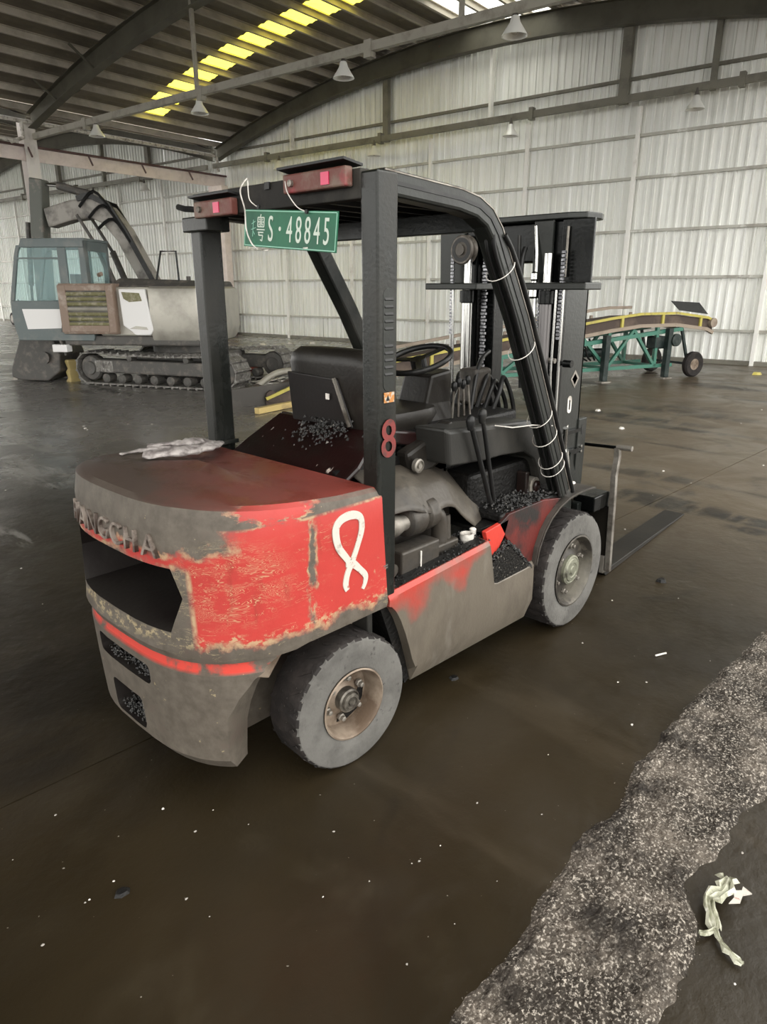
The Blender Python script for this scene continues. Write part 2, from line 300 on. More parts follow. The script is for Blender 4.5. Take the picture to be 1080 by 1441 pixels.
# ================================================================= SETTING
# ---- floor: two concrete slabs with an open joint between them
def floor_mat():
    m = bpy.data.materials.new('stained_oily_concrete'); m.use_nodes = True; t = m.node_tree; N = t.nodes; L = t.links; p = N['Principled BSDF']
    tc = N.new('ShaderNodeTexCoord'); G = tc.outputs['Object']; sep = N.new('ShaderNodeSeparateXYZ'); L.new(G, sep.inputs[0])
    def noise_(sc, st=(1, 1, 1), rot=0, det=8, ro=.6, dist=0):
        mp = N.new('ShaderNodeMapping'); L.new(G, mp.inputs[0]); mp.inputs['Scale'].default_value = st; mp.inputs['Rotation'].default_value = (0, 0, rot)
        n = N.new('ShaderNodeTexNoise'); n.inputs['Scale'].default_value = sc; n.inputs['Detail'].default_value = det; n.inputs['Roughness'].default_value = ro; n.inputs['Distortion'].default_value = dist
        L.new(mp.outputs[0], n.inputs[0]); return n.outputs[0]
    def rng(x, a, b, c=0, d=1, smooth=True):
        r = N.new('ShaderNodeMapRange'); r.interpolation_type = 'SMOOTHSTEP' if smooth else 'LINEAR'
        for i, v in zip((1, 2, 3, 4), (a, b, c, d)): r.inputs[i].default_value = v
        L.new(x, r.inputs[0]); return r.outputs[0]
    def mix(f, a, b):
        x = N.new('ShaderNodeMix'); x.data_type = 'RGBA'; L.new(f, x.inputs[0])
        for i, c in ((6, a), (7, b)):
            if isinstance(c, tuple): x.inputs[i].default_value = (*c, 1)
            else: L.new(c, x.inputs[i])
        return x.outputs[2]
    def mth(op, a, b):
        x = N.new('ShaderNodeMath'); x.operation = op; x.use_clamp = True
        for i, c in ((0, a), (1, b)):
            if isinstance(c, (int, float)): x.inputs[i].default_value = c
            else: L.new(c, x.inputs[i])
        return x.outputs[0]
    base = mix(rng(noise_(.55, dist=.6), .35, .68), (.0135, .0095, .0042), (.024, .0172, .0085))
    base = mix(rng(noise_(2.6, dist=.4), .52, .8), base, (.030, .023, .013))
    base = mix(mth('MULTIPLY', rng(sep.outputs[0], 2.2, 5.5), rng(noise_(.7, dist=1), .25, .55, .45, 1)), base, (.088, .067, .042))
    base = mix(mth('MULTIPLY', rng(sep.outputs[1], 3.0, 8.0), .85), base, (.17, .162, .150))  # pale reflections on the left floor, painted as a greyer colour
    base = mix(rng(sep.outputs[1], 8.0, 20.0, 0, .8), base, (.32, .31, .295))  # hazy brightness at the far left, painted into the floor colour
    # oily dark stains
    base = mix(mth('MULTIPLY', rng(noise_(1.1, dist=1.2, det=4), .60, .74), .55), base, (.007, .005, .003))
    # worn tracks that follow the hall's cross direction
    base = mix(mth('MULTIPLY', mth('MULTIPLY', rng(noise_(1.6, (1.0, .16, 1), -.05, det=5), .56, .66), rng(sep.outputs[0], 2.5, 4.5)), .85), base, (.012, .009, .0055))
    base = mix(mth('MULTIPLY', rng(noise_(1.9, (.9, .2, 1), .12, det=5), .58, .7), .35), base, (.05, .038, .024))
    # pale powder patches (left of the truck) : ellipses x noise
    tot = None
    nzp = noise_(5, (1.6, .35, 1), .05, det=8, ro=.7)
    for (x, y, rx, ry, k) in FLOOR_PATCHES:
        dx = mth_raw(N, L, 'MULTIPLY', mth_raw(N, L, 'SUBTRACT', sep.outputs[0], x), 1/rx)
        dy = mth_raw(N, L, 'MULTIPLY', mth_raw(N, L, 'SUBTRACT', sep.outputs[1], y), 1/ry)
        r2 = mth_raw(N, L, 'ADD', mth_raw(N, L, 'POWER', mth_raw(N, L, 'ABSOLUTE', dx, 0), 2), mth_raw(N, L, 'POWER', mth_raw(N, L, 'ABSOLUTE', dy, 0), 2))
        e = rng(r2, 1.0, .35, 0, k)
        tot = e if tot is None else mth('MAXIMUM', tot, e)
    base = mix(mth('MULTIPLY', tot, rng(nzp, .40, .60)), base, (.22, .21, .19))
    dk = None
    nzd = noise_(4, (.35, 1.2, 1), .25, det=6, ro=.65, dist=.6)
    for (x, y, rx, ry, k) in DARK_PATCHES:
        dx = mth_raw(N, L, 'MULTIPLY', mth_raw(N, L, 'SUBTRACT', sep.outputs[0], x), 1/rx)
        dy = mth_raw(N, L, 'MULTIPLY', mth_raw(N, L, 'SUBTRACT', sep.outputs[1], y), 1/ry)
        e = rng(mth_raw(N, L, 'ADD', mth_raw(N, L, 'MULTIPLY', dx, dx), mth_raw(N, L, 'MULTIPLY', dy, dy)), 1.0, .2, 0, k)
        dk = e if dk is None else mth('MAXIMUM', dk, e)
    base = mix(mth('MULTIPLY', dk, rng(nzd, .36, .56)), base, (.007, .005, .0028))
    # small scattered pale specks
    base = mix(rng(noise_(38, det=2), .745, .765), base, (.20, .18, .15))
    L.new(base, p.inputs['Base Color'])
    r = mth('SUBTRACT', rng(noise_(1.4, dist=.8), .35, .7, .34, .52), rng(sep.outputs[1], 2.0, 6.0, 0, .14)); L.new(r, p.inputs['Roughness'])
    p.inputs['Specular IOR Level'].default_value = .33
    b = N.new('ShaderNodeBump'); b.inputs['Strength'].default_value = .22; b.inputs['Distance'].default_value = .01
    L.new(noise_(26, det=6), b.inputs['Height']); b2 = N.new('ShaderNodeBump'); b2.inputs['Strength'].default_value = .25; b2.inputs['Distance'].default_value = .03
    L.new(noise_(3, det=3), b2.inputs['Height']); L.new(b.outputs[0], b2.inputs['Normal']); L.new(b2.outputs[0], p.inputs['Normal'])
    return m
def mth_raw(N, L, op, a, b):
    x = N.new('ShaderNodeMath'); x.operation = op
    for i, c in ((0, a), (1, b)):
        if isinstance(c, (int, float)): x.inputs[i].default_value = c
        else: L.new(c, x.inputs[i])
    return x.outputs[0]
FLOOR_PATCHES = [(2.05, 8.6, .30, 2.2, .8), (1.50, 7.4, .22, 1.9, .9), (.95, 5.2, .32, .9, .8), (.05, 3.3, .10, .40, .7), (3.2, 8.8, .15, .9, .5)]
DARK_PATCHES = [(4.45, .05, .28, .9, .9), (4.4, -.75, .16, .5, .95), (4.15, -.9, .12, .3, .9), (8.4, 2.6, .28, 2.2, .9), (8.0, 1.7, .18, 1.6, .85), (9.3, 1.6, .35, 1.4, .7), (6.6, 1.9, .3, .8, .6), (5.3, .5, .2, 1.0, .7), (-.5, .9, .5, .5, .6), (-.9, .45, .3, .3, .6), (7.4, 4.0, .6, 1.5, .7)]
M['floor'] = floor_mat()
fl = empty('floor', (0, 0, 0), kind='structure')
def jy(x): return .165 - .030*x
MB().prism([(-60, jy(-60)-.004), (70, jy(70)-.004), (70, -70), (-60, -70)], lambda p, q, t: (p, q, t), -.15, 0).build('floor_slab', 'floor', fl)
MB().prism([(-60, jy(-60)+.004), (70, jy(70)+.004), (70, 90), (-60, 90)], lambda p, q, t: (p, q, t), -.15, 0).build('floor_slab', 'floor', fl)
MB().box(-60, 70, -70, 90, -.3, -.152).build('floor_bed', 'black_dirt_shade', fl)

# ---- roof profile (two spans, valley at u = 21.3)
def tt(u):
    if u > 21.3: return (u-33.1)/11.8
    return (u-9.5)/11.8
def lowz(u): return 6.50 + 1.70*(1-tt(u)**2)
def roofz(u): return 6.90 + 1.85*(1-tt(u)**2)
ceil = empty('ceiling', W(9.5, 5, 0), kind='structure')
# skylight openings (u-index along slope) : purlin pitch .855
P0, PP = 21.3-.25, .855
pus = [P0 - i*PP for i in range(28)]
def roof_strip(ua, ub, d0, d1, m, name):
    a, b = roofz(ua)+.2, roofz(ub)+.2; mb = MB(); n = max(2, int(abs(ub-ua)/.107)); rings = []
    pts = []
    for i in range(n+1):
        u = ua+(ub-ua)*i/n; z = a+(b-a)*i/n + (.025 if i % 2 else 0); pts.append((u, z))
    mb.grid(lambda s, t: (pts[round(s*n)][0], d0+(d1-d0)*t, pts[round(s*n)][1]), n, 1)
    return mb.build(name, m, ceil, M4=MW)
DY0, DY1 = 13.35, 14.35
WS = [(8.3, 9.2), (9.2, 10.1)]
for i in range(27):
    ua, ub = pus[i], pus[i+1]
    cuts = []
    if 1 <= i <= 11: cuts.append((DY0, DY1, 'yellowsky'))
    if ua < 10.7 and ub > 6.8: cuts.append((15.3, 18.0, 'whitesky'))
    d = -16
    for a, b, mm in cuts:
        roof_strip(ua, ub, d, a, 'roofsheet', 'roof_sheet'); roof_strip(ua, ub, a, b, mm, 'skylight_panel'); d = b
    roof_strip(ua, ub, d, 18.3, 'roofsheet', 'roof_sheet')
for i in range(14):
    ua = 21.35+i*1.71; roof_strip(ua, ua+1.71, -16, 18.3, 'roofsheet', 'roof_sheet')
pme = None
for u in pus + [21.35+.855*i for i in range(1, 26)]:
    if pme is None:
        mb = MB(); mb.box(-.04, .04, -16, 18.1, -.17, -.155); mb.box(.03, .045, -16, 18.1, -.155, .005); mb.box(-.04, .04, -16, 18.1, 0.0, .012)
        pme = mb.build('purlin', 'purlin', ceil, M4=MW); pl = pme
        for v in pl.data.vertices: v.co += world_loc(ceil)
    else: pl = pme.copy(); C.objects.link(pl)
    pl.location = W(u, 0, roofz(u)+.17) - ceil.location
# ---- rafters, ties
def rafter(d, c0, c1, nm='rafter', dep=0):
    mb = MB(); n = 30
    for part in range(3):
        rings = []
        for i in range(n+1):
            u = c0+(c1-c0)*i/n; lo = lowz(u)-dep; hi = roofz(u)-.01
            if part == 0: z0, z1, wd = lo, hi, .012
            elif part == 1: z0, z1, wd = lo-.02, lo, .13
            else: z0, z1, wd = hi-.015, hi, .13
            rings.append([(u, d-wd, z0), (u, d+wd, z0), (u, d+wd, z1), (u, d-wd, z1)])
        mb.loft(rings)
    o = mb.build(nm, 'rafter', M4=MW); return tag(o, kind='structure')
for d in (-12.3, -4.8, 2.7, 10.2, 17.35):
    rafter(d, -2.0, 21.15); rafter(d, 21.45, 44.6)
for d, m in ((10.2, 'tie'), (17.1, 'dkpost')):
    for (a, b) in ((-2, 21.1), (21.5, 44.6)):
        mb = MB(); mb.box(a, b, d-.06, d+.06, 6.22, 6.38)
        for k in range(4):
            u = a+4.5+k*5.2
            mb.box(u-.09, u+.09, d-.075, d+.075, 6.12, 6.42) if d < 12 else mb.box(u-.06, u+.06, d-.09, d+.09, 6.16, 6.46)
        tag(mb.build('tie_beam', m, M4=MW), kind='structure')
for u in (5.6, 13.05):
    mb = MB(); mb.box(u-.04, u+.04, 10.16, 10.24, 6.38, roofz(u)-.05)
    tag(mb.build('tie_hanger', 'tie', M4=MW), kind='structure')
# braces on near rafter
for u, du in ((17.3, .9), (19.4, .8)):
    mb = MB(); mb.bar((u, 10.2, lowz(u)+.02), (u, 10.9, roofz(u)), .05, .05); mb.bar((u, 10.2, lowz(u)+.02), (u, 9.5, roofz(u)), .05, .05)
    tag(mb.build('rafter_brace', 'rafter', M4=MW), kind='structure')
# ---- valley line: columns, crane beam, gutter pipes
mb = MB(); mb.box(20.65, 21.45, 17.05, 17.35, 1.0, 5.6); ck = tag(mb.build('clad_column', 'pink', M4=MW), kind='structure')
mb = MB(); mb.box(20.62, 21.48, 17.02, 17.38, 0, 1.0); mb.build('column_plinth', 'purple', ck, M4=MW)
for d in (-12.3, -4.8, 2.7, 10.1):
    mb = MB()
    mb.box(21.5, 21.52, d-.2, d+.2, 0, 6.7); mb.box(21.18, 21.2, d-.2, d+.2, 0, 6.7); mb.box(21.2, 21.5, d-.01, d+.01, 0, 6.7)
    mb.box(21.1, 21.6, d-.25, d+.25, 0, .03)
    c = mb.build('steel_column', 'colpaint', M4=MW); tag(c, kind='structure')
mb = MB(); mb.box(21.30, 21.34, -2, 18.2, 5.62, 6.0); bm_ = tag(mb.build('crane_beam', 'pink', M4=MW), kind='structure')
mb = MB(); mb.box(21.2, 21.44, -2, 18.2, 6.0, 6.06); o = mb.build('top_flange', 'purple', bm_, M4=MW)
mb = MB()
for k in range(8): mb.bar((21.2, 4+k*2, 6.0), (21.0, 4+k*2, 5.7), .04, .04)
tag(mb.build('beam_bracket', 'purple', bm_, M4=MW))
mb = MB(); mb.tube([(21.0, -2, 6.7), (21.0, 17.0, 6.65), (20.95, 17.15, 6.6), (20.95, 17.2, 6.1)], .06, 8); mb.tube([(21.0, 9.8, 6.7), (21.0, 9.8, 6.2), (21, 9.4, 6.05)], .06, 8)
mb.tube([(20.8, 9.5, 6.05), (20.85, 5, 6.3)], .06, 8)
tag(mb.build('roof_drain_pipe', 'white', M4=MW), kind='structure')
# ---- gable wall
wall = empty('wall_back', W(10, 17.8, 0), kind='structure')
def sheet_mesh(nm):
    mb = MB(); pr = []
    wd = .84
    for k in range(4):
        x = k*.21; pr += [(x, 0), (x+.085, 0), (x+.095, .05), (x+.135, .05), (x+.145, 0)]
    pr.append((wd+.01, 0))
    rings = [[(x, -y, 0) for x, y in pr], [(x, -y, 1) for x, y in pr]]
    mb.loft(rings, cap=False, close=False); return mb
sm = sheet_mesh('s'); first = None; u = -6.0
rotm = MW.to_euler()
k = 0
while u < 52:
    segs = [(0.0, 6.3)]; zt = (roofz(u+.42)+.15) if u < 44.5 else 7
    segs.append((6.28, zt))
    for z0, z1 in segs:
        if first is None:
            first = bpy.data.meshes.new('corrugated_sheet')
            first.from_pydata([(MW.to_3x3() @ v) for v in sm.v], [], sm.f); first.materials.append(M['wallsheet'])
        o = bpy.data.objects.new('corrugated_sheet', first); C.objects.link(o); o.parent = wall
        o.location = W(u, 17.8+random.uniform(-.006, .006), z0) - wall.location; o.scale = (1, 1, z1-z0)
    u += .842
for z in (.82, 2.12, 3.28, 4.56, 5.55):
    mb = MB(); mb.box(-6, 52, 17.66, 17.76, z-.03, z+.035); mb.build('girt', 'girtgrey', wall, M4=MW)
for a, b in ((-1.5, 20.8), (21.8, 44)):
    mb = MB(); mb.box(a, b, 17.66, 17.76, 6.83, 6.9); mb.build('girt', 'dkpost', wall, M4=MW)
for u in (-1.8, 1.49, 4.95, 8.05, 11.35, 14.62, 17.88, 25.3, 28.6, 31.9, 35.2, 38.6, 42):
    mb = MB(); mb.box(u-.045, u+.045, 17.58, 17.68, 0, 6.2); mb.build('wall_post', 'girt', wall, M4=MW)
for u, wd, m in ((17.3, .04, 'girt'), (13.04, .10, 'dkpost'), (9.26, .04, 'girt'), (5.4, .12, 'dkpost'), (3.26, .06, 'dkpost'), (26, .12, 'dkpost'), (29.5, .06, 'dkpost'), (33.5, .12, 'dkpost'), (37, .06, 'dkpost')):
    mb = MB(); mb.box(u-wd, u+wd, 17.5, 17.66, 6.3, lowz(u)+.3); mb.build('upper_wall_post', m, wall, M4=MW)
mb = MB(); mb.box(-6, 52, 17.62, 17.78, 0, .1); tag(mb.build('baseboard_back', 'dkpost', M4=MW), kind='structure')
# ================================================================= BAY LAMPS
def lamp(u, d, z, label, up=.35):
    b = W(u, d, z); r = empty('high_bay_lamp', b, label, 'lamp', 'high bay lamps hung from the tie beams')
    MB().lathe([(.05, .30), (.07, .28), (.09, .20), (.2, .04), (.22, 0), (.20, .0), (.08, .18), (.03, .2)], b, 'Z', 16).build('shade', 'lampglass', r, smooth=40)
    MB().lathe([(.02, up), (.05, .33), (.06, .27), (.04, .27)], b, 'Z', 10).build('housing', 'lampdark', r, smooth=40)
    MB().lathe([(.02, .16), (.06, .12), (.07, .06), (.03, .02), (.0, .015)], b, 'Z', 10).build('bulb', 'white', r, smooth=60)
LP = [(3.4, 16.9, 5.8, 'bell lamp on the gable wall tie beam, far right'), (8.21, 16.9, 5.8, 'bell lamp on the gable wall tie beam, above the mast top'),
      (13.01, 16.9, 5.8, 'bell lamp on the gable wall tie beam, above the truck roof edge'), (17.29, 16.9, 5.8, 'bell lamp on the gable wall tie beam, just right of the corner column'),
      (25.44, 16.9, 5.75, 'bell lamp over the excavator, right one of the far left pair'), (29.41, 16.9, 5.75, 'bell lamp over the excavator boom, left one of the far left pair')]
for a in LP: lamp(*a, up=.45)
for a in [(8.38, 10.2, 5.88, 'bell lamp under the near tie beam, below the yellow skylights at right'), (13.01, 10.2, 5.86, 'bell lamp under the near tie beam at the foot of the hanger rod'),
          (17.6, 10.2, 5.9, 'bell lamp under the near tie beam, closest to the corner column'), (4.53, 10.2, 5.9, 'bell lamp against the bright clear skylight')]: lamp(*a, up=.36)
lamp(17.6, 10.2, 8.2, 'small lit looking lamp at the top left of the ceiling, above the near rafter', up=.40)
# ================================================================= FORKLIFT
T = empty('forklift', (0, 0, 0), 'weathered red forklift truck with a white 8 painted on its counterweight flank', 'forklift')
YC = .03
def cw_mat():
    m = bpy.data.materials.new('worn_red_counterweight_paint'); m.use_nodes = True; t = m.node_tree; N = t.nodes; L = t.links; p = N['Principled BSDF']
    tc = N.new('ShaderNodeTexCoord'); G = tc.outputs['Object']; sep = N.new('ShaderNodeSeparateXYZ'); L.new(G, sep.inputs[0]); X, Y, Z = sep.outputs
    geo = N.new('ShaderNodeNewGeometry'); sn = N.new('ShaderNodeSeparateXYZ'); L.new(geo.outputs['Normal'], sn.inputs[0])
    def nz(sc, st=(1, 1, 1), det=7, ro=.65, loc=(0, 0, 0), dist=0):
        mp = N.new('ShaderNodeMapping'); L.new(G, mp.inputs[0]); mp.inputs['Scale'].default_value = st; mp.inputs['Location'].default_value = loc
        n = N.new('ShaderNodeTexNoise'); n.inputs['Scale'].default_value = sc; n.inputs['Detail'].default_value = det; n.inputs['Roughness'].default_value = ro; n.inputs['Distortion'].default_value = dist
        L.new(mp.outputs[0], n.inputs[0]); return n.outputs[0]
    def rng(x, a, b, c=0, d=1):
        r = N.new('ShaderNodeMapRange')
        for i, v in zip((1, 2, 3, 4), (a, b, c, d)): r.inputs[i].default_value = v
        L.new(x, r.inputs[0]); return r.outputs[0]
    def mth(op, a, b, cl=True):
        x = N.new('ShaderNodeMath'); x.operation = op; x.use_clamp = cl
        for i, c in ((0, a), (1, b)):
            if isinstance(c, (int, float)): x.inputs[i].default_value = c
            else: L.new(c, x.inputs[i])
        return x.outputs[0]
    def mix(f, a, b):
        x = N.new('ShaderNodeMix'); x.data_type = 'RGBA'; L.new(f, x.inputs[0])
        for i, c in ((6, a), (7, b)):
            if isinstance(c, tuple): x.inputs[i].default_value = (*c, 1)
            else: L.new(c, x.inputs[i])
        return x.outputs[2]
    n1 = nz(7); n2 = nz(20); Zn = mth('ADD', Z, mth('MULTIPLY', mth('SUBTRACT', n1, .5, False), .16, False), False)
    Xn = mth('ADD', X, mth('MULTIPLY', mth('SUBTRACT', nz(14, loc=(3, 0, 0)), .5, False), .07, False), False)
    red = mix(rng(nz(3), .4, .7), (.40, .037, .030), (.34, .030, .024))
    red = mix(rng(nz(9, (1, 1, .3)), .60, .72, 0, .8), red, (.24, .03, .02))
    grime = mix(rng(n2, .35, .7), (.068, .056, .043), (.115, .097, .077))
    grime = mix(rng(nz(5), .55, .75), grime, (.055, .032, .026))
    # bottom skirt is bare and dirty, rim above it ragged
    low = rng(Zn, .70, .66)
    strip = mth('MULTIPLY', rng(Z, .612, .606), rng(Z, .565, .572))
    strip = mth('MULTIPLY', strip, rng(nz(6, loc=(2, 0, 0)), .40, .5))
    # rear band with the letters: dirt over the paint
    band = mth('MULTIPLY', rng(Zn, .99, 1.02), rng(mth('ADD', X, mth('MULTIPLY', n1, .25, False), False), -.30, -.36))
    band = mth('MAXIMUM', band, mth('MULTIPLY', rng(Z, 1.085, 1.10), rng(nz(4, (1, 1, 3), loc=(5, 1, 0)), .47, .53)))
    lowrear = mth('MULTIPLY', rng(Zn, .98, .94), mth('MULTIPLY', rng(X, -.545, -.56), rng(Y, .42, .40)))
    # vertical worn patch
    vp = mth('MULTIPLY', mth('MULTIPLY', rng(Xn, -.20, -.185), rng(Xn, -.145, -.165)), rng(nz(8, (1, 1, .5), loc=(0, 4, 0)), .46, .56))
    g = mth('MAXIMUM', mth('MAXIMUM', low, band), mth('MAXIMUM', lowrear, vp))
    col = mix(g, red, grime); 
    # cream scratches and flaked edges
    s1 = mth('MULTIPLY', rng(nz(9, (1, 1, 4.5), det=3, loc=(1, 2, 3), dist=1.6), .585, .60), rng(nz(9, (1, 1, 4.5), det=3, loc=(1, 2, 3), dist=1.6), .62, .605))
    s1 = mth('MULTIPLY', s1, mth('MULTIPLY', rng(nz(2.6, loc=(8, 3, 1)), .47, .58), rng(Z, 1.07, 1.04)))
    s1 = mth('MULTIPLY', s1, rng(Z, .62, .66))
    edge = mth('MULTIPLY', rng(Zn, .72, .70), rng(Zn, .665, .69)); edge = mth('MULTIPLY', edge, rng(nz(30, (1, 1, 1.6), det=4), .50, .56))
    e2 = mth('MULTIPLY', mth('MULTIPLY', rng(g, .05, .4), rng(g, .95, .6)), rng(nz(16, loc=(4, 4, 1)), .44, .60))
    dx = mth('SUBTRACT', X, -.43, False); dy = mth('SUBTRACT', Y, -.45, False); dz = mth('SUBTRACT', Z, .90, False)
    dd = mth('ADD', mth('ADD', mth('MULTIPLY', dx, dx, False), mth('MULTIPLY', dy, dy, False), False), mth('MULTIPLY', mth('MULTIPLY', dz, dz, False), 1.6, False), False)
    near = rng(dd, .055, .015); n3 = nz(4.2, (1, 1, 6), det=2, loc=(7, 2, 3), dist=1.8)
    st_ = mth('FRACT', mth('MULTIPLY', n3, 22, False), 0, False)
    s2 = mth('MULTIPLY', mth('MULTIPLY', mth('MULTIPLY', rng(st_, .0, .12), rng(st_, .38, .22)), near), rng(nz(9, (1, 1, 3), loc=(5, 5, 5)), .44, .52))
    sc = mth('MAXIMUM', mth('MAXIMUM', mth('MAXIMUM', s1, s2), edge), e2)
    sc = mth('MAXIMUM', sc, mth('MULTIPLY', rng(nz(26, (1, 1, 1), det=3, loc=(9, 9, 9)), .70, .72), .7))
    col = mix(mth('MULTIPLY', sc, .7), col, (.40, .32, .18))
    col = mix(strip, col, (.50, .045, .03))
    # top deck: reddish brown dust, greyer towards the rear left
    top = rng(sn.outputs[2], .75, .9)
    tcol = mix(rng(mth('ADD', mth('ADD', X, mth('MULTIPLY', Y, -.55, False), False), mth('MULTIPLY', n1, .35, False), False), -.30, .50), (.045, .030, .023), (.17, .026, .017))
    tcol = mix(rng(nz(14), .58, .75, 0, .6), tcol, (.05, .03, .023))
    col = mix(mth('MULTIPLY', top, rng(Z, 1.06, 1.09)), col, tcol)
    L.new(col, p.inputs['Base Color']); r = rng(g, 0, 1, .38, .62); L.new(r, p.inputs['Roughness'])
    b = N.new('ShaderNodeBump'); b.inputs['Strength'].default_value = .3; b.inputs['Distance'].default_value = .006
    L.new(mth('ADD', n1, mth('MULTIPLY', n2, .4)), b.inputs['Height']); L.new(b.outputs[0], p.inputs['Normal'])
    return m
M['cw'] = cw_mat()
def outline(xf, a, b, x0=-.05, n=3.0, k=28, z=0):
    pts = [(xf, YC-b), (x0+.02, YC-b)]
    for i in range(k+1):
        t = PI*i/k; c, s = math.cos(t), math.sin(t)
        y = -math.copysign(abs(c)**(2/n), c)*b; x = x0 - abs(s)**(2/n)*a
        pts.append((x, YC+y))
    pts += [(x0+.02, YC+b), (xf, YC+b)]
    # inner points along the front to keep the faces regular
    pts += [(xf, YC+b*f) for f in (.6, .2, -.2, -.6)]
    return pts
def ztop(x): return 1.128 + .055*max(0, min(1, -(x-.05)/.6))
lev = [(.145, .515, .535, .2, 0), (.20, .555, .565, .2, 0), (.40, .565, .585, .2, 0), (.565, .572, .59, .2, 0), (.572, .560, .578, .2, 0), (.607, .560, .578, .2, 0), (.615, .572, .592, .205, 0), (.645, .585, .597, .21, 0), (.70, .580, .593, .208, 0),
       (.98, .572, .590, .19, 0), (1.088, .572, .593, .18, 0)]
rings = [[(x, y, z) for x, y in outline(xf, a, b)] for z, a, b, xf, _ in lev]
o0 = outline(.175, .558, .582); rings.append([(x, y, ztop(x)-.014) for x, y in o0])
o1 = outline(.165, .535, .565); rings.append([(x, y, ztop(x)) for x, y in o1])
for s_, dz in ((.75, .006), (.45, .012), (.15, .016)):
    rings.append([(x*s_+(-.15)*(1-s_), YC+(y-YC)*s_, ztop(x)*1+dz) for x, y in o1])
cw = MB().loft(rings).build('counterweight', 'cw', T, smooth=40)
cuts = []
# radiator outlet recess
poly = [(-.325, .962), (-.365, .855), (-.31, .715), (.37, .715), (.425, .855), (.385, .962)]
cuts.append(MB().loft([[(-.85, y, z) for y, z in poly], [(-.28, YC+(y-YC)*.93, .84+(z-.84)*.9) for y, z in poly]]).build('c', 'black_dirt_shade', T))
def rr(y0, y1, z0, z1, r):
    P = []
    for cy, cz, a0 in ((y1-r, z1-r, 0), (y0+r, z1-r, 90), (y0+r, z0+r, 180), (y1-r, z0+r, 270)):
        for k in range(5): a = math.radians(a0+k*22.5); P.append((cy+r*math.cos(a), cz+r*math.sin(a)))
    return P
for a in ((-.145, .26, .455, .54, .025), (-.055, .19, .215, .36, .03)):
    cuts.append(MB().prism(rr(*a), lambda p, q, t: (t, p, q), -.85, -.38).build('c', 'black_dirt_shade', T))
# wheel arches
for sg in (-1, 1):
    PA = [(-.515, -.1), (-.515, .2), (-.508, .29), (-.488, .388), (-.458, .465), (-.41, .538), (-.37, .569), (-.317, .604), (-.2, .625), (.45, .625), (.45, -.1)]
    PB = [(-.375, -.1), (-.372, .17), (-.362, .30), (-.343, .36), (-.31, .42), (-.27, .47), (-.22, .52), (-.15, .57), (-.05, .60), (.45, .60), (.45, -.1)]
    rg = [[(x, YC+sg*yy, z) for x, z in P] for yy, P in ((.85, PA), (.472, PA), (.405, PB), (.27, PB))]
    cuts.append(MB().loft(rg).build('c', 'black_dirt_shade', T))
cuts.append(MB().lathe([(.034, .03), (.034, -.035)], (-.13, .13, 1.2), 'Z', 20).build('c', 'black_dirt_shade', T))
bool_cut(cw, cuts)
cw.data.materials.clear(); cw.data.materials.append(M['cw']); cw.data.materials.append(M['recess'])
for p in cw.data.polygons:
    c = p.center; p.material_index = 1 if ((-.545 < c.x < -.26 and abs(c.y-YC) < .42 and .68 < c.z < .985) or (abs(p.normal.z) > .5 and c.x > -.62 and c.x < -.25 and abs(c.y-YC) < .42 and .69 < c.z < .985)) or (c.x > -.575 and c.x < -.3 and -.16 < c.y < .27 and .2 < c.z < .55 and abs(p.normal.x) < .5) else 0
cw.data.shade_smooth(); cw.data.set_sharp_from_angle(angle=math.radians(28))
tag(cw, 'scratched red counterweight with bare grey lower skirt')
# dark inner wall of the recess + tow pin, loose gravel in the slots
MB().box(-.29, -.27, -.28, .34, .71, .97).build('radiator_grille', 'black_dirt_shade', T)
MB().tube([(-.56, .03, .16), (-.56, .03, .44)], .013, 10).build('tow_pin', 'steel', T, smooth=40)
mb = MB(); grains(mb, [(random.uniform(-.6, -.5), random.uniform(-.12, .22), .457+random.random()**2*.045) for _ in range(420)] + [(random.uniform(-.59, -.48), random.uniform(-.03, .16), .218+random.random()**2*.05) for _ in range(380)], .004, .009)
tag(mb.build('slot_gravel', 'gravel', T), kind='stuff')
# raised maker letters along the rear band
def cwpoint(y, z, off=0):
    q = abs((y-YC)/.590); x = -.05 - .572*max(0, 1-q**3)**(1/3)
    e = .01; q2 = abs((y+e-YC)/.590); x2 = -.05 - .572*max(0, 1-q2**3)**(1/3)
    t = Vector((x2-x, e, 0)).normalized(); n = Vector((-t.y, t.x, 0))
    return Vector((x, y, z)) + n*off, t
for ch, y in zip('HANGCHA', (.315, .225, .135, .045, -.045, -.140, -.240)):
    me = text_mesh(ch, .115, .009, 1.0); p_, t = cwpoint(y, 1.025, .004)
    tz = Vector((.06, 0, 1)).normalized()
    o = place_text(me, p_, -t, tz, 'embossed_letter', 'letter_dirty' if 'letter_dirty' in M else 'steel', cw)
for o in cw.children:
    o.data.materials.clear(); o.data.materials.append(M['letter_dirty'])
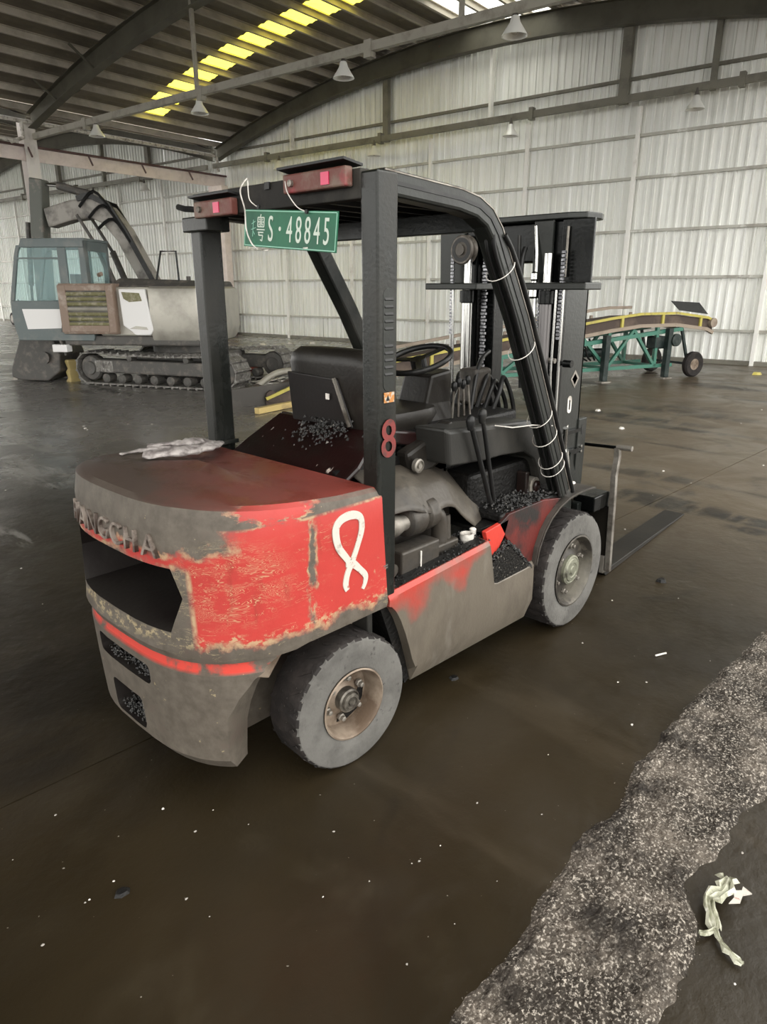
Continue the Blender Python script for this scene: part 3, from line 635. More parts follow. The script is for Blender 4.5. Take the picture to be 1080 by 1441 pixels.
# white brushed 8 (thin paint ribbon on the flat flank)
def ribbon(pts, wd, y, name, m, parent, closed=False):
    mb = MB(); P = [Vector((p[0], y, p[1])) for p in pts]; rings = []
    for i, p in enumerate(P):
        d = (P[min(i+1, len(P)-1)]-P[max(i-1, 0)]).normalized(); n = Vector((-d.z, 0, d.x)); w_ = wd*(pts[i][2] if len(pts[i]) > 2 else 1)
        rings.append([p-n*w_/2, p+n*w_/2, p+n*w_/2+Vector((0, .004, 0)), p-n*w_/2+Vector((0, .004, 0))])
    mb.loft(rings); return mb.build(name, m, parent)
def smoothp(pts, n=6):
    out = []
    for i in range(len(pts)-1):
        p0 = pts[max(i-1, 0)]; p1 = pts[i]; p2 = pts[i+1]; p3 = pts[min(i+2, len(pts)-1)]
        for k in range(n):
            t = k/n; out.append(tuple(.5*((2*b)+(-a+c)*t+(2*a-5*b+4*c-d)*t*t+(-a+3*b-3*c+d)*t**3) for a, b, c, d in zip(p0, p1, p2, p3)))
    out.append(pts[-1]); return out
E8 = [(.012, .868, .9), (-.018, .905, 1), (-.052, .955, 1.1), (-.062, 1.02, 1.2), (-.035, 1.052, 1.2), (.02, 1.058, 1.2), (.062, 1.038, 1), (.068, .99, 1), (.045, .93, .9), (.015, .872, 1), (-.008, .835, 1), (-.018, .795, 1), (-.01, .768, .8)]
E8b = [(-.015, .872, .8), (.018, .868, 1.2), (.055, .835, 1), (.085, .80, 1), (.083, .77, .8), (.07, .748, .6)]
n8 = ribbon(smoothp(E8), .027, -.5655, 'painted_number', 'whitepaint', cw); tag(n8, 'white hand brushed number 8')
ribbon(smoothp(E8b), .025, -.5657, 'painted_number', 'whitepaint', cw)

# ---- chassis core, inner fenders
mb = MB(); mb.box(.15, 1.85, -.33, .39, .22, .60); mb.box(-.25, .25, -.18, .24, .18, .45); mb.box(.1, .2, -.40, .46, .2, .68)
mb.tube([(0, -.42, .28), (0, .48, .28)], .045, 12); mb.tube([(1.705, -.5, .33), (1.705, .55, .33)], .07, 12)
mb.build('chassis', 'black_dirt_shade', T, bevel=.006)
MB().prism([(-.36, .50), (-.25, .62), (.14, .64), (.17, .55), (.14, .52), (-.22, .56), (-.30, .47)], lambda p, q, t: (p, t, q), -.44, -.40).build('axle_bracket', 'rim', T, bevel=.004)
MB().box(.13, .16, -.53, -.38, .38, .66).build('arch_lug', 'cowl', T, bevel=.006)
MB().prism([(.205, .62), (.27, .66), (.40, .20), (.37, .18)], lambda p, q, t: (p, t, q), -.52, -.20).build('arch_plate', 'black_dirt_shade', T)

# ---- side panel (right) with step cut-out
def side_mat():
    m = mat('step_panel_worn_paint', (.125, .106, .082), .42, .1, [((.075, .062, .047), 4, .45, .7, (1, 1, .5)), ((.185, .165, .135), 6, .56, .78, (1.6, 1, .4)), ((.12, .10, .08), 12, .64, .76, (1, 1, .6))], .1, 60, rvar=.2)
    t = m.node_tree; N = t.nodes; L = t.links; p = N['Principled BSDF']
    src = p.inputs['Base Color'].links[0].from_socket; tc = N.new('ShaderNodeTexCoord'); sep = N.new('ShaderNodeSeparateXYZ'); L.new(tc.outputs['Object'], sep.inputs[0])
    nz = N.new('ShaderNodeTexNoise'); nz.inputs['Scale'].default_value = 5; nz.inputs['Detail'].default_value = 6; L.new(tc.outputs['Object'], nz.inputs[0])
    f = mth_raw(N, L, 'ADD', mth_raw(N, L, 'ADD', sep.outputs[2], mth_raw(N, L, 'MULTIPLY', sep.outputs[0], -.20)), mth_raw(N, L, 'MULTIPLY', nz.outputs[0], .38))
    r = N.new('ShaderNodeMapRange'); r.inputs[1].default_value = .655; r.inputs[2].default_value = .76; L.new(f, r.inputs[0])
    mx = N.new('ShaderNodeMix'); mx.data_type = 'RGBA'; L.new(mth_raw(N, L, 'MULTIPLY', r.outputs[0], .92), mx.inputs[0]); L.new(src, mx.inputs[6]); mx.inputs[7].default_value = (.40, .036, .024, 1)
    L.new(mx.outputs[2], p.inputs['Base Color']); return m
M['side'] = side_mat()
# outer skin as a lofted sheet: bottom chamfer, flat flank, rolled top edge
xs = [.22, .235, .26, .29, .32, .345, .365, .385, .40, .55, .75, .92, .93, .95, .97, 1.0, 1.08, 1.15, 1.25, 1.33]
def ptop(x): return .672 + (x-.22)*.055 if x <= .925 else max(.488-.0*x, .705-(x-.925)*4.6)
def pbot(x):
    if x < .40: t = (x-.22)/.18; return .615 - .43*t**1.7
    return .185 - (x-.40)*.03
mb = MB(); rings = []
for x in xs:
    zt, zb = ptop(x), pbot(x); zc = min(zt-.03, .275); zc = max(zc, zb+.004)
    front = x > .925
    rings.append([(x, -.525, zb), (x, -.568, zc) if zc-zb > .02 else (x, -.566, zb+.004), (x, -.568, (zc+zt)/2), (x, -.565, zt-.02), (x, -.552, zt), (x, -.50, zt+.004), (x, -.50, zt-.012), (x, -.545, zt-.03), (x, -.545, max(zc, zb+.002)), (x, -.508, zb+.001)])
mb.loft(rings); sp_ = mb.build('side_panel', 'side', T, smooth=25); tag(sp_, 'dented side panel, red above and bare grey below')
# left side panel (mirror, hidden side)
mb2 = MB(); mb2.loft([[(p[0], 2*YC-p[1], p[2]) for p in r] for r in rings]); mb2.build('side_panel', 'side', T, smooth=25)
# deck behind the panel, with coarse black grit
MB().box(.17, .93, -.50, .56, .60, .665).build('side_deck', 'black_dirt_shade', T)
MB().box(.93, 1.34, -.54, .56, .30, .47).build('step_well', 'black_dirt_shade', T)
mb = MB(); pts = []
for _ in range(2600):
    x = random.uniform(.94, 1.31); y = random.uniform(-.565, -.36); sx = (x-.93)/.39; z = (.665-.36*max(0, sx-.38)**1.1 if sx > .38 else .60+.17*sx)+.004
    pts.append((x, y, z*1.0+random.uniform(-.012, .006)))
grains(mb, pts, .005, .012)
mb.grid(lambda s, t: (.93+.39*s, -.562+.2*max(0, t-.1), .47 if t < .05 else  (.665-.20*(s-.38)**1.1/.56 if s > .38 else .60+.065*s/.38)-.02*(1-t)+.010*noise.noise(Vector((s*14, t*9, 1)))), 20, 10)
mb3 = MB(); grains(mb3, [p for p in pts if random.random() < .22 and p[1] < -.47], .003, .006); tag(mb3.build('step_gravel', 'greychip', T), kind='stuff')
tag(mb.build('step_gravel', 'gravel', T), 'loose black gravel heaped on the step', kind='stuff')
mb = MB(); pts = [(random.uniform(.24, .94), random.uniform(-.55, -.38), 0) for _ in range(1500)]
grains(mb, [(x, y, .672+(x-.22)*.055+random.uniform(-.002, .012)) for x, y, z in pts], .003, .008)
tag(mb.build('deck_grit', 'gravel', T), kind='stuff')
mb = MB(); mb.loft([[(x, -.552, .674+(x-.22)*.055+.004), (x, -.50, .674+(x-.22)*.055+.012), (x, -.49, .674+(x-.22)*.055), (x, -.54, .674+(x-.22)*.055-.004)] for x in (.23, .5, .9)]); mb.build('deck_dirt', 'black_dirt_shade', T)
# red riser between step and floor plate
MB().prism([(.905, .755), (1.10, .775), (1.07, .70), (.985, .60), (.955, .62)], lambda p, q, t: (p, t, q), -.545, -.52).build('step_riser', 'red', T, bevel=.003)
# floor plate
MB().box(.93, 1.55, -.50, .56, .735, .755).build('floor_plate', 'black_dirt_shade', T, bevel=.003)

# ---- front fender
FA = [(1.335, .47), (1.355, .56), (1.40, .64), (1.46, .70), (1.54, .745), (1.64, .772), (1.76, .782), (1.90, .778), (1.93, .77)]
def fender(sg):
    y0, y1 = YC+sg*.36, YC+sg*.60
    mb = MB(); ra = [(p[0], p[1]) for p in FA]
    poly = ra + [(x, z-.014) for x, z in ra[::-1]]
    mb.prism(poly, lambda p, q, t: (p, t, q), y0, y1)
    # outer lip
    poly2 = ra + [(x+.006, z-.03) for x, z in ra[::-1]]
    poly2 = ra + [(x+.004, z-.011) for x, z in ra[::-1]]
    MB().prism(poly2, lambda p, q, t: (p, t, q), y1, y1+sg*.010).build('fender_lip', 'engine', T, bevel=.002)
    mb.build('front_fender', 'flap' if False else 'fend', T, bevel=.002)
    # side wall reaching back to the step (red)
    MB().prism([(1.02, .765), (1.10, .80), (1.42, .80), (1.60, .772), (1.46, .70), (1.40, .64), (1.355, .56), (1.335, .46), (1.27, .45), (1.18, .55), (1.10, .66)], lambda p, q, t: (p, t, q), YC+sg*.555, YC+sg*.575).build('fender_side', 'fendside', T, bevel=.003)
    MB().box(1.05, 1.62, min(YC+sg*.36, YC+sg*.56), max(YC+sg*.36, YC+sg*.56), .76, .80).build('fender_top', 'black_dirt_shade', T, bevel=.01)
fender(-1); fender(1)
mb = MB(); grains(mb, [(random.gauss(1.32, .12), random.uniform(-.54, -.34), .803+abs(random.gauss(0, .012))) for _ in range(900)], .004, .010)
tag(mb.build('fender_grit', 'gravel', T), kind='stuff')

# ---- wheels
def wheel(x, yo, sg, R, wd, Rr, dish, hubr, nm, steer=0, green=False):
    """yo = outer face y, sg = outward direction sign"""
    h = R; off = Vector((x, yo, h)); Rz = Matrix.Rotation(steer, 4, 'Z')
    def bld(mb, name, m, parent, **k):
        c = Vector((x, yo, h))
        mb.v = [c + (Rz @ (v-c)) for v in mb.v]; return mb.build(name, m, parent, **k)
    s = sg; n = 144
    def rm(a, k): return 1.0 - (.022 if (a % 6) < 2 and k in (4, 5) else 0) 
    prof = [(Rr*.97, -wd*.9*s), (R*.90, -wd*s), (R*.985, -wd*.93*s), (R, -wd*.85*s), (R*.998, -.030*s), (R*.985, -.010*s), (R*.955, -.002*s), (R*.93, 0), (Rr*1.06, .0), (Rr*1.0, -.004*s), (Rr*.97, -.012*s)]
    ty = bld(MB().lathe(prof, (x, yo, h), 'Y', n, rm, cap=False), 'tyre', 'rubber', T, smooth=35)
    # darker tread
    ty.data.materials.append(M['tread'])
    for p in ty.data.polygons:
        c = p.center; rr_ = math.hypot(c.x-(x), c.z-h); 
        if rr_ > R*.965: p.material_index = 1
    if steer:
        for p in ty.data.polygons:
            c = Rz.inverted() @ (p.center - Vector((x, yo, h))); p.material_index = 1 if math.hypot(c.x, c.z) > R*.965 else 0
    grooves = MB()
    for k in range(22):
        a = k*2*PI/22
        for half in (0, 1):
            aa = a + half*PI/22; y0_ = yo - s*(.02+.5*wd*half); y1_ = yo - s*(wd*.42+.5*wd*half)
            c0 = Vector((x+math.cos(aa)*R*1.0, y0_, h+math.sin(aa)*R*1.0)); c1 = Vector((x+math.cos(aa+.16)*R*1.0, y1_, h+math.sin(aa+.16)*R*1.0))
            rad = Vector((math.cos(aa+.08), 0, math.sin(aa+.08))); grooves.bar(c0, c1, .010, .004, rad)
    bld(grooves, 'tread_lug', 'tread', ty)
    g = 'rimgreen' if green else 'rim'
    pr = [(Rr*1.0, 0), (Rr*1.01, .004*s), (Rr*.965, .006*s), (Rr*.93, -.004*s), (Rr*.90, -.03*s), (Rr*.86, -dish*s), (Rr*.55, -dish*s), (hubr*1.1, -dish*.75*s), (hubr, -dish*.7*s), (hubr, -dish*1.4*s), (Rr*.9, -dish*1.5*s), (Rr*.97, -.03*s)]
    rim = bld(MB().lathe(pr, (x, yo, h), 'Y', 64, cap=False), 'rim', g, ty, smooth=35)
    ph = [(hubr*1.02, -dish*1.0*s), (hubr, -dish*.35*s), (hubr*.88, -dish*.28*s), (hubr*.80, -dish*.32*s), (hubr*.74, -dish*.18*s), (hubr*.5, -dish*.14*s), (hubr*.46, -dish*.2*s), (hubr*.3, -dish*.2*s), (hubr*.26, -dish*.1*s), (0.002, -dish*.1*s)]
    bld(MB().lathe(ph, (x, yo, h), 'Y', 32), 'hub', 'hubgreen' if green else 'hubsteel', ty, smooth=30)
    for k in range(6):
        a = k*PI/3+.35; rb = (Rr*.86+hubr)/2*(1.02 if green else .98)
        c = (x+rb*math.cos(a), yo-s*dish*.72, h+rb*math.sin(a))
        bld(MB().lathe([(.017, -.012*s), (.017, .0), (.011, .002*s), (.011, .016*s), (.004, .018*s)], c, 'Y', 6), 'wheel_nut', 'steel', ty)
    if not green:
        # two dark hand holes in the disc
        for a0 in (2.2, 5.4):
            pts = [(math.cos(a0+t*.9)*Rr*rad, math.sin(a0+t*.9)*Rr*rad) for t, rad in [(-1, .62), (-.5, .52), (0, .48), (.5, .52), (1, .62), (1, .78), (.5, .82), (0, .84), (-.5, .82), (-1, .78)]]
            bld(MB().prism([(x+p, h+q) for p, q in pts], lambda p, q, t: (p, t, q), yo-s*(dish+.001), yo-s*(dish-.003)), 'hand_hole', 'black_dirt_shade', ty)
    return ty
wheel(0, -.581, -1, .280, .19, .150, .085, .050, 'rear', steer=-.07)
wheel(0, .64, 1, .280, .19, .150, .055, .050, 'rear', steer=-.07)
wheel(1.705, -.605, -1, .334, .22, .205, .05, .085, 'front', green=True)
wheel(1.705, .665, 1, .334, .22, .205, .05, .085, 'front', green=True)

# ---- overhead guard
RAILZ = 2.175
def leg_pts(y):
    base = [(.20, RAILZ+.01), (.62, RAILZ-.012), (.74, RAILZ-.03), (.82, RAILZ-.065), (.88, RAILZ-.125), (.935, RAILZ-.21), (1.10, 1.72), (1.38, 1.235), (1.63, .79)]
    return [(x, y, z) for x, z in base]
gr = MB().path(leg_pts(-.515), .085, .085).build('roof_rail', 'mast_grey', T, bevel=.012); tag(gr, 'right roof rail bending down into the front leg')
MB().path(leg_pts(.565), .085, .085).build('roof_rail', 'frame_dark', T, bevel=.012)
for pp_ in (leg_pts(-.5585),): MB().path(pp_, .004, .013).build('rail_seam', 'black', gr)
MB().path([(x+dx, y, z+dz) for (x, y, z), (dx, dz) in zip(leg_pts(-.5585), [(0, .034)]*3+[(.01, .032), (.022, .026), (.030, .015)]+[(.034, .010)]*3)], .004, .005).build('rail_edge', 'steel', gr)
# louvered right rear post
post = MB().loft([[(.165, -.558, .66), (.262, -.558, .66), (.262, -.475, .66), (.165, -.475, .66)], [(.160, -.562, 1.9), (.262, -.562, 1.9), (.262, -.482, 1.9), (.160, -.482, 1.9)], [(.155, -.564, 2.215), (.262, -.564, 2.215), (.262, -.484, 2.215), (.155, -.484, 2.215)]]).build('rear_post', 'post', T, bevel=.008)
tag(post, 'louvred right rear post with red 8 and orange sticker')
for z in [1.80, 1.775, 1.75, 1.725, 1.70, 1.64, 1.615, 1.59, 1.565, 1.54]:
    MB().loft([[(.195, -.561, z), (.238, -.561, z), (.238, -.5655, z+.004), (.195, -.5655, z+.004)], [(.195, -.561, z+.012), (.238, -.561, z+.012), (.238, -.5625, z+.012), (.195, -.5625, z+.012)]]).build('louvre', 'black', post)
MB().prism(rr(.187, .246, 1.485, 1.845, .028), lambda p, q, t: (p, t, q), -.5625, -.558).build('louvre_plate', 'mast_grey', post)
MB().box(.190, .243, -.5655, -.562, 1.445, 1.482).build('warning_sticker', 'yellowsticker', post)
MB().prism([(.198, 1.452), (.218, 1.452), (.208, 1.474)], lambda p, q, t: (p, t, q), -.5662, -.5654).build('sticker_mark', 'black', post)
place_text(text_mesh('8', .20, .0006, .85), (.216, -.5655, 1.305), (1, 0, 0), (0, 0, 1), 'stencil_number', 'redpaint_text', post)
# bold: second copy slightly shifted
place_text(text_mesh('8', .20, .0006, .85), (.211, -.5658, 1.301), (1, 0, 0), (0, 0, 1), 'stencil_number', 'redpaint_text', post)
for z in (.79, .80):
    MB().box(.19, .215, -.562, -.556, z, z+.006).build('hinge_pin', 'chrome', post)
pl_ = MB().loft([[(.16, .505, 1.05), (.27, .505, 1.05), (.27, .575, 1.05), (.16, .575, 1.05)], [(.155, .50, 2.13), (.265, .50, 2.13), (.265, .58, 2.13), (.155, .58, 2.13)]]).build('rear_post', 'post', T, bevel=.008)
MB().box(.13, .25, .41, .60, 2.075, 2.135).build('post_cap', 'post', pl_, bevel=.006)
MB().box(.14, .28, .49, .59, 1.13, 1.15).build('post_foot', 'frame_dark', pl_, bevel=.003)
# roof
MB().box(.80, .84, -.49, .53, 2.06, 2.14).build('front_crossbar', 'frame_dark', T, bevel=.004)
mb = MB(); mb.box(.152, .20, -.49, .53, 2.13, 2.225)
cbm = mb.build('rear_crossbar', 'roof_dark', T, bevel=.004)
mb = MB(); mb.grid(lambda s, t: (.18+.72*s, -.49+1.02*t, (2.205-.045*s if s < .85 else 2.167-.5*(s-.85))), 14, 2)
mb.build('roof_sheet', 'roof_dark', T, solid=.012)
for k in range(7):
    y = -.40+k*.14
    MB().box(.19, .83, y-.012, y+.012, 2.135, 2.185).build('roof_bar', 'black', T)
# lamp housings with visors
for (ya, yb, z) in ((-.46, -.13, 2.20), (.20, .47, 2.155)):
    mb = MB(); mb.obox(((.13), (ya+yb)/2, z), (.018, 0, 0), (0, (yb-ya)/2, 0), (0, 0, .032)); h_ = mb.build('lamp_housing', 'redrust', T, bevel=.006)
    MB().obox((.14, (ya+yb)/2, z+.045), (.045, 0, -.006), (0, (yb-ya)/2+.01, 0), (0, 0, .004)).build('visor', 'black', h_)
    MB().box(.108, .113, ya+.08, ya+.12, z-.02, z+.02).build('reflector', 'redlens', h_)
    MB().lathe([(.012, 0), (.012, -.012), (.004, -.014)], (.112, yb-.05, z), 'X', 8).build('lamp_screw', 'steel', h_)
MB().tube([(.13, .47, 2.16), (.11, .53, 2.165), (.10, .57, 2.175)], .012, 8).build('lamp_stub', 'black', T)
MB().prism([(.02, 2.20), (-.01, 2.20), (-.01, 2.225), (.02, 2.225)], lambda p, q, t: (t, p, q), .143, .150).build('crossbar_hole', 'black', cbm)
# hoses and zip ties along the right leg
hs = []
for dx, dy, r in ((-.058, -.02, .010), (-.065, .01, .008), (.062, -.03, .012)):
    P = [(x+dx*(.55 if z > 2 else 1), -.53+dy, z+(.0 if z > 2.0 else 0)) for x, y, z in leg_pts(0)[4:]]
    hs.append(MB().tube(smoothp(P, 4), r, 8).build('leg_hose', 'black', T, smooth=60))
L0, L1 = Vector((.935, -.515, RAILZ-.21)), Vector((1.63, -.515, .79))
for f in (.04, .33, .62, .71, .82, .86):
    c = L0.lerp(L1, f); d = (L1-L0).normalized(); n = Vector((0, 1, 0)).cross(d)
    lp = [c + n*math.cos(t)*.072 + Vector((0, math.sin(t)*.060, 0)) + d*.012*math.cos(t) for t in [k*PI/10 for k in range(21)]]
    MB().tube(lp, .0022, 5).build('zip_tie', 'white', T)
MB().tube([Vector((1.42, -.56, 1.19)), Vector((1.3, -.52, 1.205)), Vector((1.2, -.47, 1.20)), Vector((1.12, -.42, 1.215))], .003, 5).build('loose_wire', 'white', T)

# ---- hood, seat
hood = MB().loft([[(.20, -.30, 1.075), (.20, .46, 1.10), (.22, .46, 1.08), (.22, -.30, 1.055)], [(.30, -.31, 1.14), (.30, .46, 1.155), (.32, .46, 1.13), (.32, -.31, 1.12)], [(.50, -.24, 1.255), (.50, .44, 1.26), (.50, .44, 1.22), (.50, -.24, 1.22)]]).build('engine_hood', 'maroon', T, bevel=.012)
MB().loft([[(.50, -.24, 1.26), (.50, .44, 1.262), (.50, .44, 1.20), (.50, -.24, 1.20)], [(.98, -.26, 1.17), (.98, .40, 1.17), (.98, .40, 1.10), (.98, -.26, 1.10)]]).build('hood_front', 'maroon', hood, bevel=.01)
mb = MB(); mb.box(.24, .98, -.24, -.22, .80, 1.12); mb.box(.24, .98, .40, .42, .70, 1.12); mb.box(.96, .98, -.24, .42, .72, 1.15); mb.build('hood_wall', 'black_dirt_shade', hood)
mb = MB(); grains(mb, [(.40+random.gauss(0, .045), .02+random.gauss(0, .085), 0) for _ in range(260)], .004, .010)
for v in mb.v: v.z += 1.155+(v.x-.30)*.55+.035
tag(mb.build('hood_grit', 'gravel', hood), kind='stuff')
def seat_ring(x, z, hw, th, r=.06):
    pts = []
    for k in range(24):
        t = 2*PI*k/24; c, s_ = math.cos(t), math.sin(t)
        pts.append((x+math.copysign(abs(s_)**.6, s_)*th, .035+math.copysign(abs(c)**.45, c)*hw, z))
    return pts
sb_ = MB().loft([seat_ring(.535, 1.23, .25, .05), seat_ring(.53, 1.30, .275, .06), seat_ring(.52, 1.40, .28, .07), seat_ring(.50, 1.52, .270, .07), seat_ring(.49, 1.56, .25, .06), seat_ring(.49, 1.59, .20, .04), seat_ring(.49, 1.595, .08, .02)]).build('seat_back', 'seat', T, smooth=50)
MB().loft([[(.462, -.115, 1.255), (.462, .295, 1.245), (.47, .295, 1.245), (.47, -.115, 1.255)], [(.430, -.05, 1.465), (.430, .285, 1.475), (.45, .285, 1.475), (.45, -.05, 1.465)]]).build('back_panel', 'seat_panel', sb_, bevel=.012)
MB().bar((.452, -.105, 1.26), (.424, -.04, 1.47), .014, .010, (0, 1, 0)).build('panel_edge', 'steel', sb_)
MB().obox((.431, -.03+.04, 1.385), (.002, 0, 0), (0, .011, 0), (0, 0, .013)).build('care_label', 'white', sb_)
MB().loft([seat_ring(.78, 1.20, .22, .20), seat_ring(.78, 1.27, .25, .24), seat_ring(.78, 1.30, .24, .23), seat_ring(.78, 1.31, .18, .17)]).build('seat_cushion', 'seat', T, smooth=50)
# dash, column, steering wheel
MB().loft([[(1.02, -.17, .80), (1.02, .15, .80), (1.20, .15, .80), (1.20, -.17, .80)], [(.96, -.15, 1.12), (.96, .12, 1.12), (1.16, .14, 1.12), (1.16, -.16, 1.12)], [(.97, -.11, 1.30), (.97, .08, 1.30), (1.15, .10, 1.30), (1.15, -.13, 1.30)], [(1.0, -.12, 1.44), (1.0, .06, 1.44), (1.14, .08, 1.46), (1.14, -.14, 1.46)]]).build('steering_column', 'seat', T, bevel=.015)
sw = empty('steering_wheel', (0, 0, 0)); C.objects.unlink(sw); bpy.data.objects.remove(sw)
cS = Vector((1.0, -.03, 1.51)); nS = Vector((-.33, 0, .94)).normalized(); e1 = Vector((0, 1, 0)); e2 = nS.cross(e1)
ring = [cS + (e1*math.cos(t)+e2*math.sin(t))*.165 for t in [k*2*PI/32 for k in range(33)]]
sw = MB().tube(ring, .014, 10).build('steering_wheel', 'black', T, smooth=60)
mb = MB(); mb.tube([cS-nS*.06, cS+nS*.005], .04, 16)
for a in (.2, 2.3, 4.4): mb.bar(cS, cS+(e1*math.cos(a)+e2*math.sin(a))*.16, .028, .01, nS)
mb.build('wheel_spoke', 'black', sw)
MB().tube([cS+e1*.12+e2*.08, cS+e1*.12+e2*.08+nS*.06], .018, 10).build('spinner_knob', 'black', sw)
MB().tube([cS-nS*.05, (1.08, -.03, 1.30)], .022, 10).build('column_tube', 'black', T)
# mudguard-like cowl on the right of the floor (grey plastic)
def cowl_poly():
    out = [(.76, 1.235), (1.45, 1.185), (1.55, 1.165), (1.60, 1.11), (1.64, .95), (1.69, .74), (1.60, .76), (1.54, .92), (1.50, .98), (1.40, 1.035), (1.20, 1.05), (1.05, 1.05), (.78, 1.07)]
    return out
cwl = MB().loft([[(x, -.42, z) for x, z in cowl_poly()], [(x-.01, -.40, z+.012) for x, z in cowl_poly()], [(x-.03, -.24, z+.012) for x, z in cowl_poly()]]).build('floor_cowl', 'cowl', T, bevel=.012)
MB().box(.72, 1.60, -.24, .42, .98, 1.215).build('dash_body', 'black_dirt_shade', T, bevel=.02)
MB().box(1.0, 1.62, -.38, .44, .76, .98).build('pedal_box', 'black_dirt_shade', T, bevel=.02)
# seat-side bracket with round boss
MB().prism([(.62, 1.14), (.95, 1.25), (1.0, 1.10), (.80, 1.03), (.66, 1.02)], lambda p, q, t: (p, t, q), -.30, -.22).build('hip_cover', 'seat', T, bevel=.02)
b_ = MB().lathe([(.032, 0), (.032, -.02), (.024, -.024), (.024, -.016), (.012, -.016), (.012, -.026), (.002, -.026)], (.66, -.32, 1.085), 'Y', 20).build('recliner_boss', 'steel', T, smooth=30)
# levers
for a, b, r in (((.88, -.45, 1.27), (1.07, -.45, .845), .012), ((.97, -.45, 1.29), (1.10, -.45, .85), .011)):
    lv = MB().tube([a, b], r, 10).build('control_lever', 'black', T, smooth=50)
    MB().lathe([(.004, .03), (.018, .022), (.022, .0), (.014, -.035), (.012, -.04)], a, 'Z', 12).build('lever_knob', 'black', lv, smooth=50)
for k in range(4):
    a = Vector((1.12+k*.05, -.16, 1.22)); b = Vector((1.09+k*.05, -.19+.01*k, 1.38+.015*(k % 2)))
    lv = MB().tube([a, b], .006, 8).build('valve_lever', 'steel', T)
    MB().lathe([(.003, .028), (.014, .02), (.016, 0), (.008, -.02)], b, 'Z', 10).build('lever_knob', 'black', lv, smooth=50)
# hose loops ahead of the dash
for k in range(7):
    y = -.12+.05*k; P = [(1.50, y, 1.15), (1.56, y-.02, 1.30+.02*(k % 3)), (1.66, y+.02, 1.37-.03*(k % 2)), (1.74, y, 1.20), (1.78, y+.02, .95)]
    MB().tube(smoothp(P, 5), .013, 8).build('hydraulic_hose', 'black', T, smooth=60)
MB().tube(smoothp([(1.42, -.05, 1.18), (1.5, -.02, 1.36), (1.6, .02, 1.46), (1.72, .05, 1.5)], 5), .012, 8).build('hydraulic_hose', 'black', T, smooth=60)
MB().box(1.50, 1.66, -.02, .10, 1.22, 1.42).build('control_valve', 'engine', T, bevel=.02)
MB().tube(smoothp([(1.80, -.10, 2.05), (1.74, -.12, 1.95), (1.70, -.16, 1.6), (1.74, -.20, 1.35)], 5), .014, 8).build('hydraulic_hose', 'black', T, smooth=60)

# ---- engine bay (right side, open)
fl_ = MB(); 
def flapf(s, t):
    x = .30+.76*s; y = -.20-.27*t; sag = .04*math.sin(s*9)*t*.25
    z = 1.11 - .07*s - .11*t**1.5 - max(0, s-.62)**1.3*.75*(.35+.65*t) + .010*math.sin(s*17+t*5)*t
    if t > .7: y -= .0; z -= (t-.7)*.22*(.4+s)
    return (x, y-.02*math.sin(s*6)*t, z)
fl_.grid(flapf, 40, 14); fo = fl_.build('rubber_flap', 'flap', T, smooth=70, solid=.006); tag(fo, 'draped dusty brown rubber mat')
eb = MB().box(.36, .90, -.34, .2, .66, .86).build('engine_block', 'engine', T, bevel=.02)
MB().lathe([(.040, -.15), (.048, -.14), (.048, -.02), (.042, 0), (.036, .02), (.036, .05)], (.40, -.44, .895), 'X', 24).build('intake_pipe', 'steel', T, smooth=40)
MB().lathe([(.050, 0), (.074, .02), (.078, .10), (.060, .13), (.074, .14), (.070, .2), (.05, .22)], (.44, -.42, .895), 'X', 28).build('air_filter', 'engine', T, smooth=40)
MB().tube(smoothp([(.62, -.42, .89), (.68, -.43, .87), (.70, -.43, .80), (.70, -.43, .70)], 5), .038, 14).build('intake_elbow', 'engine', T, smooth=50)
MB().tube([(.76, -.42, .85), (.76, -.43, .69)], .020, 12).build('drain_pipe', 'engine', T, smooth=50)
MB().box(.37, .62, -.50, -.40, .665, .79).build('battery_box', 'engine', T, bevel=.01)
MB().box(.62, .80, -.47, -.40, .665, .74).build('pump_body', 'engine', T, bevel=.01)
MB().tube([(.485, -.505, .665), (.485, -.505, .77)], .004, 6).build('dipstick', 'white', T)
MB().lathe([(.014, -.01), (.03, .02), (.034, .03), (.034, .055), (.026, .055), (.02, .02)], (.86, -.47, .69), 'Z', 16).build('filler_neck', 'white', T, smooth=40)
MB().lathe([(.015, 0), (.017, .05), (.010, .055)], (.92, -.46, .70), 'Z', 12).build('filler_cap', 'white', T, smooth=40)
MB().tube([(.80, -.49, .69), (.83, -.50, .675)], .012, 10).build('pipe_stub', 'steel', T)
MB().lathe([(.016, 0), (.03, -.008), (.03, -.012), (.004, -.014)], (.30, -.50, .735), 'Y', 16).build('side_knob', 'engine', T, smooth=30)
# red brake pedal bracket and boss
MB().box(1.405, 1.435, -.44, -.38, .78, .93).build('pedal_bracket', 'maroon', T, bevel=.006)
MB().prism(rr(1.44, 1.53, .77, .89, .04), lambda p, q, t: (p, t, q), -.45, -.38).build('pedal_bracket', 'steel', T, bevel=.006)
MB().lathe([(.03, 0), (.03, -.012), (.02, -.016), (.02, -.008), (.004, -.008)], (1.485, -.45, .845), 'Y', 16).build('pivot_boss', 'maroon', T, smooth=30)
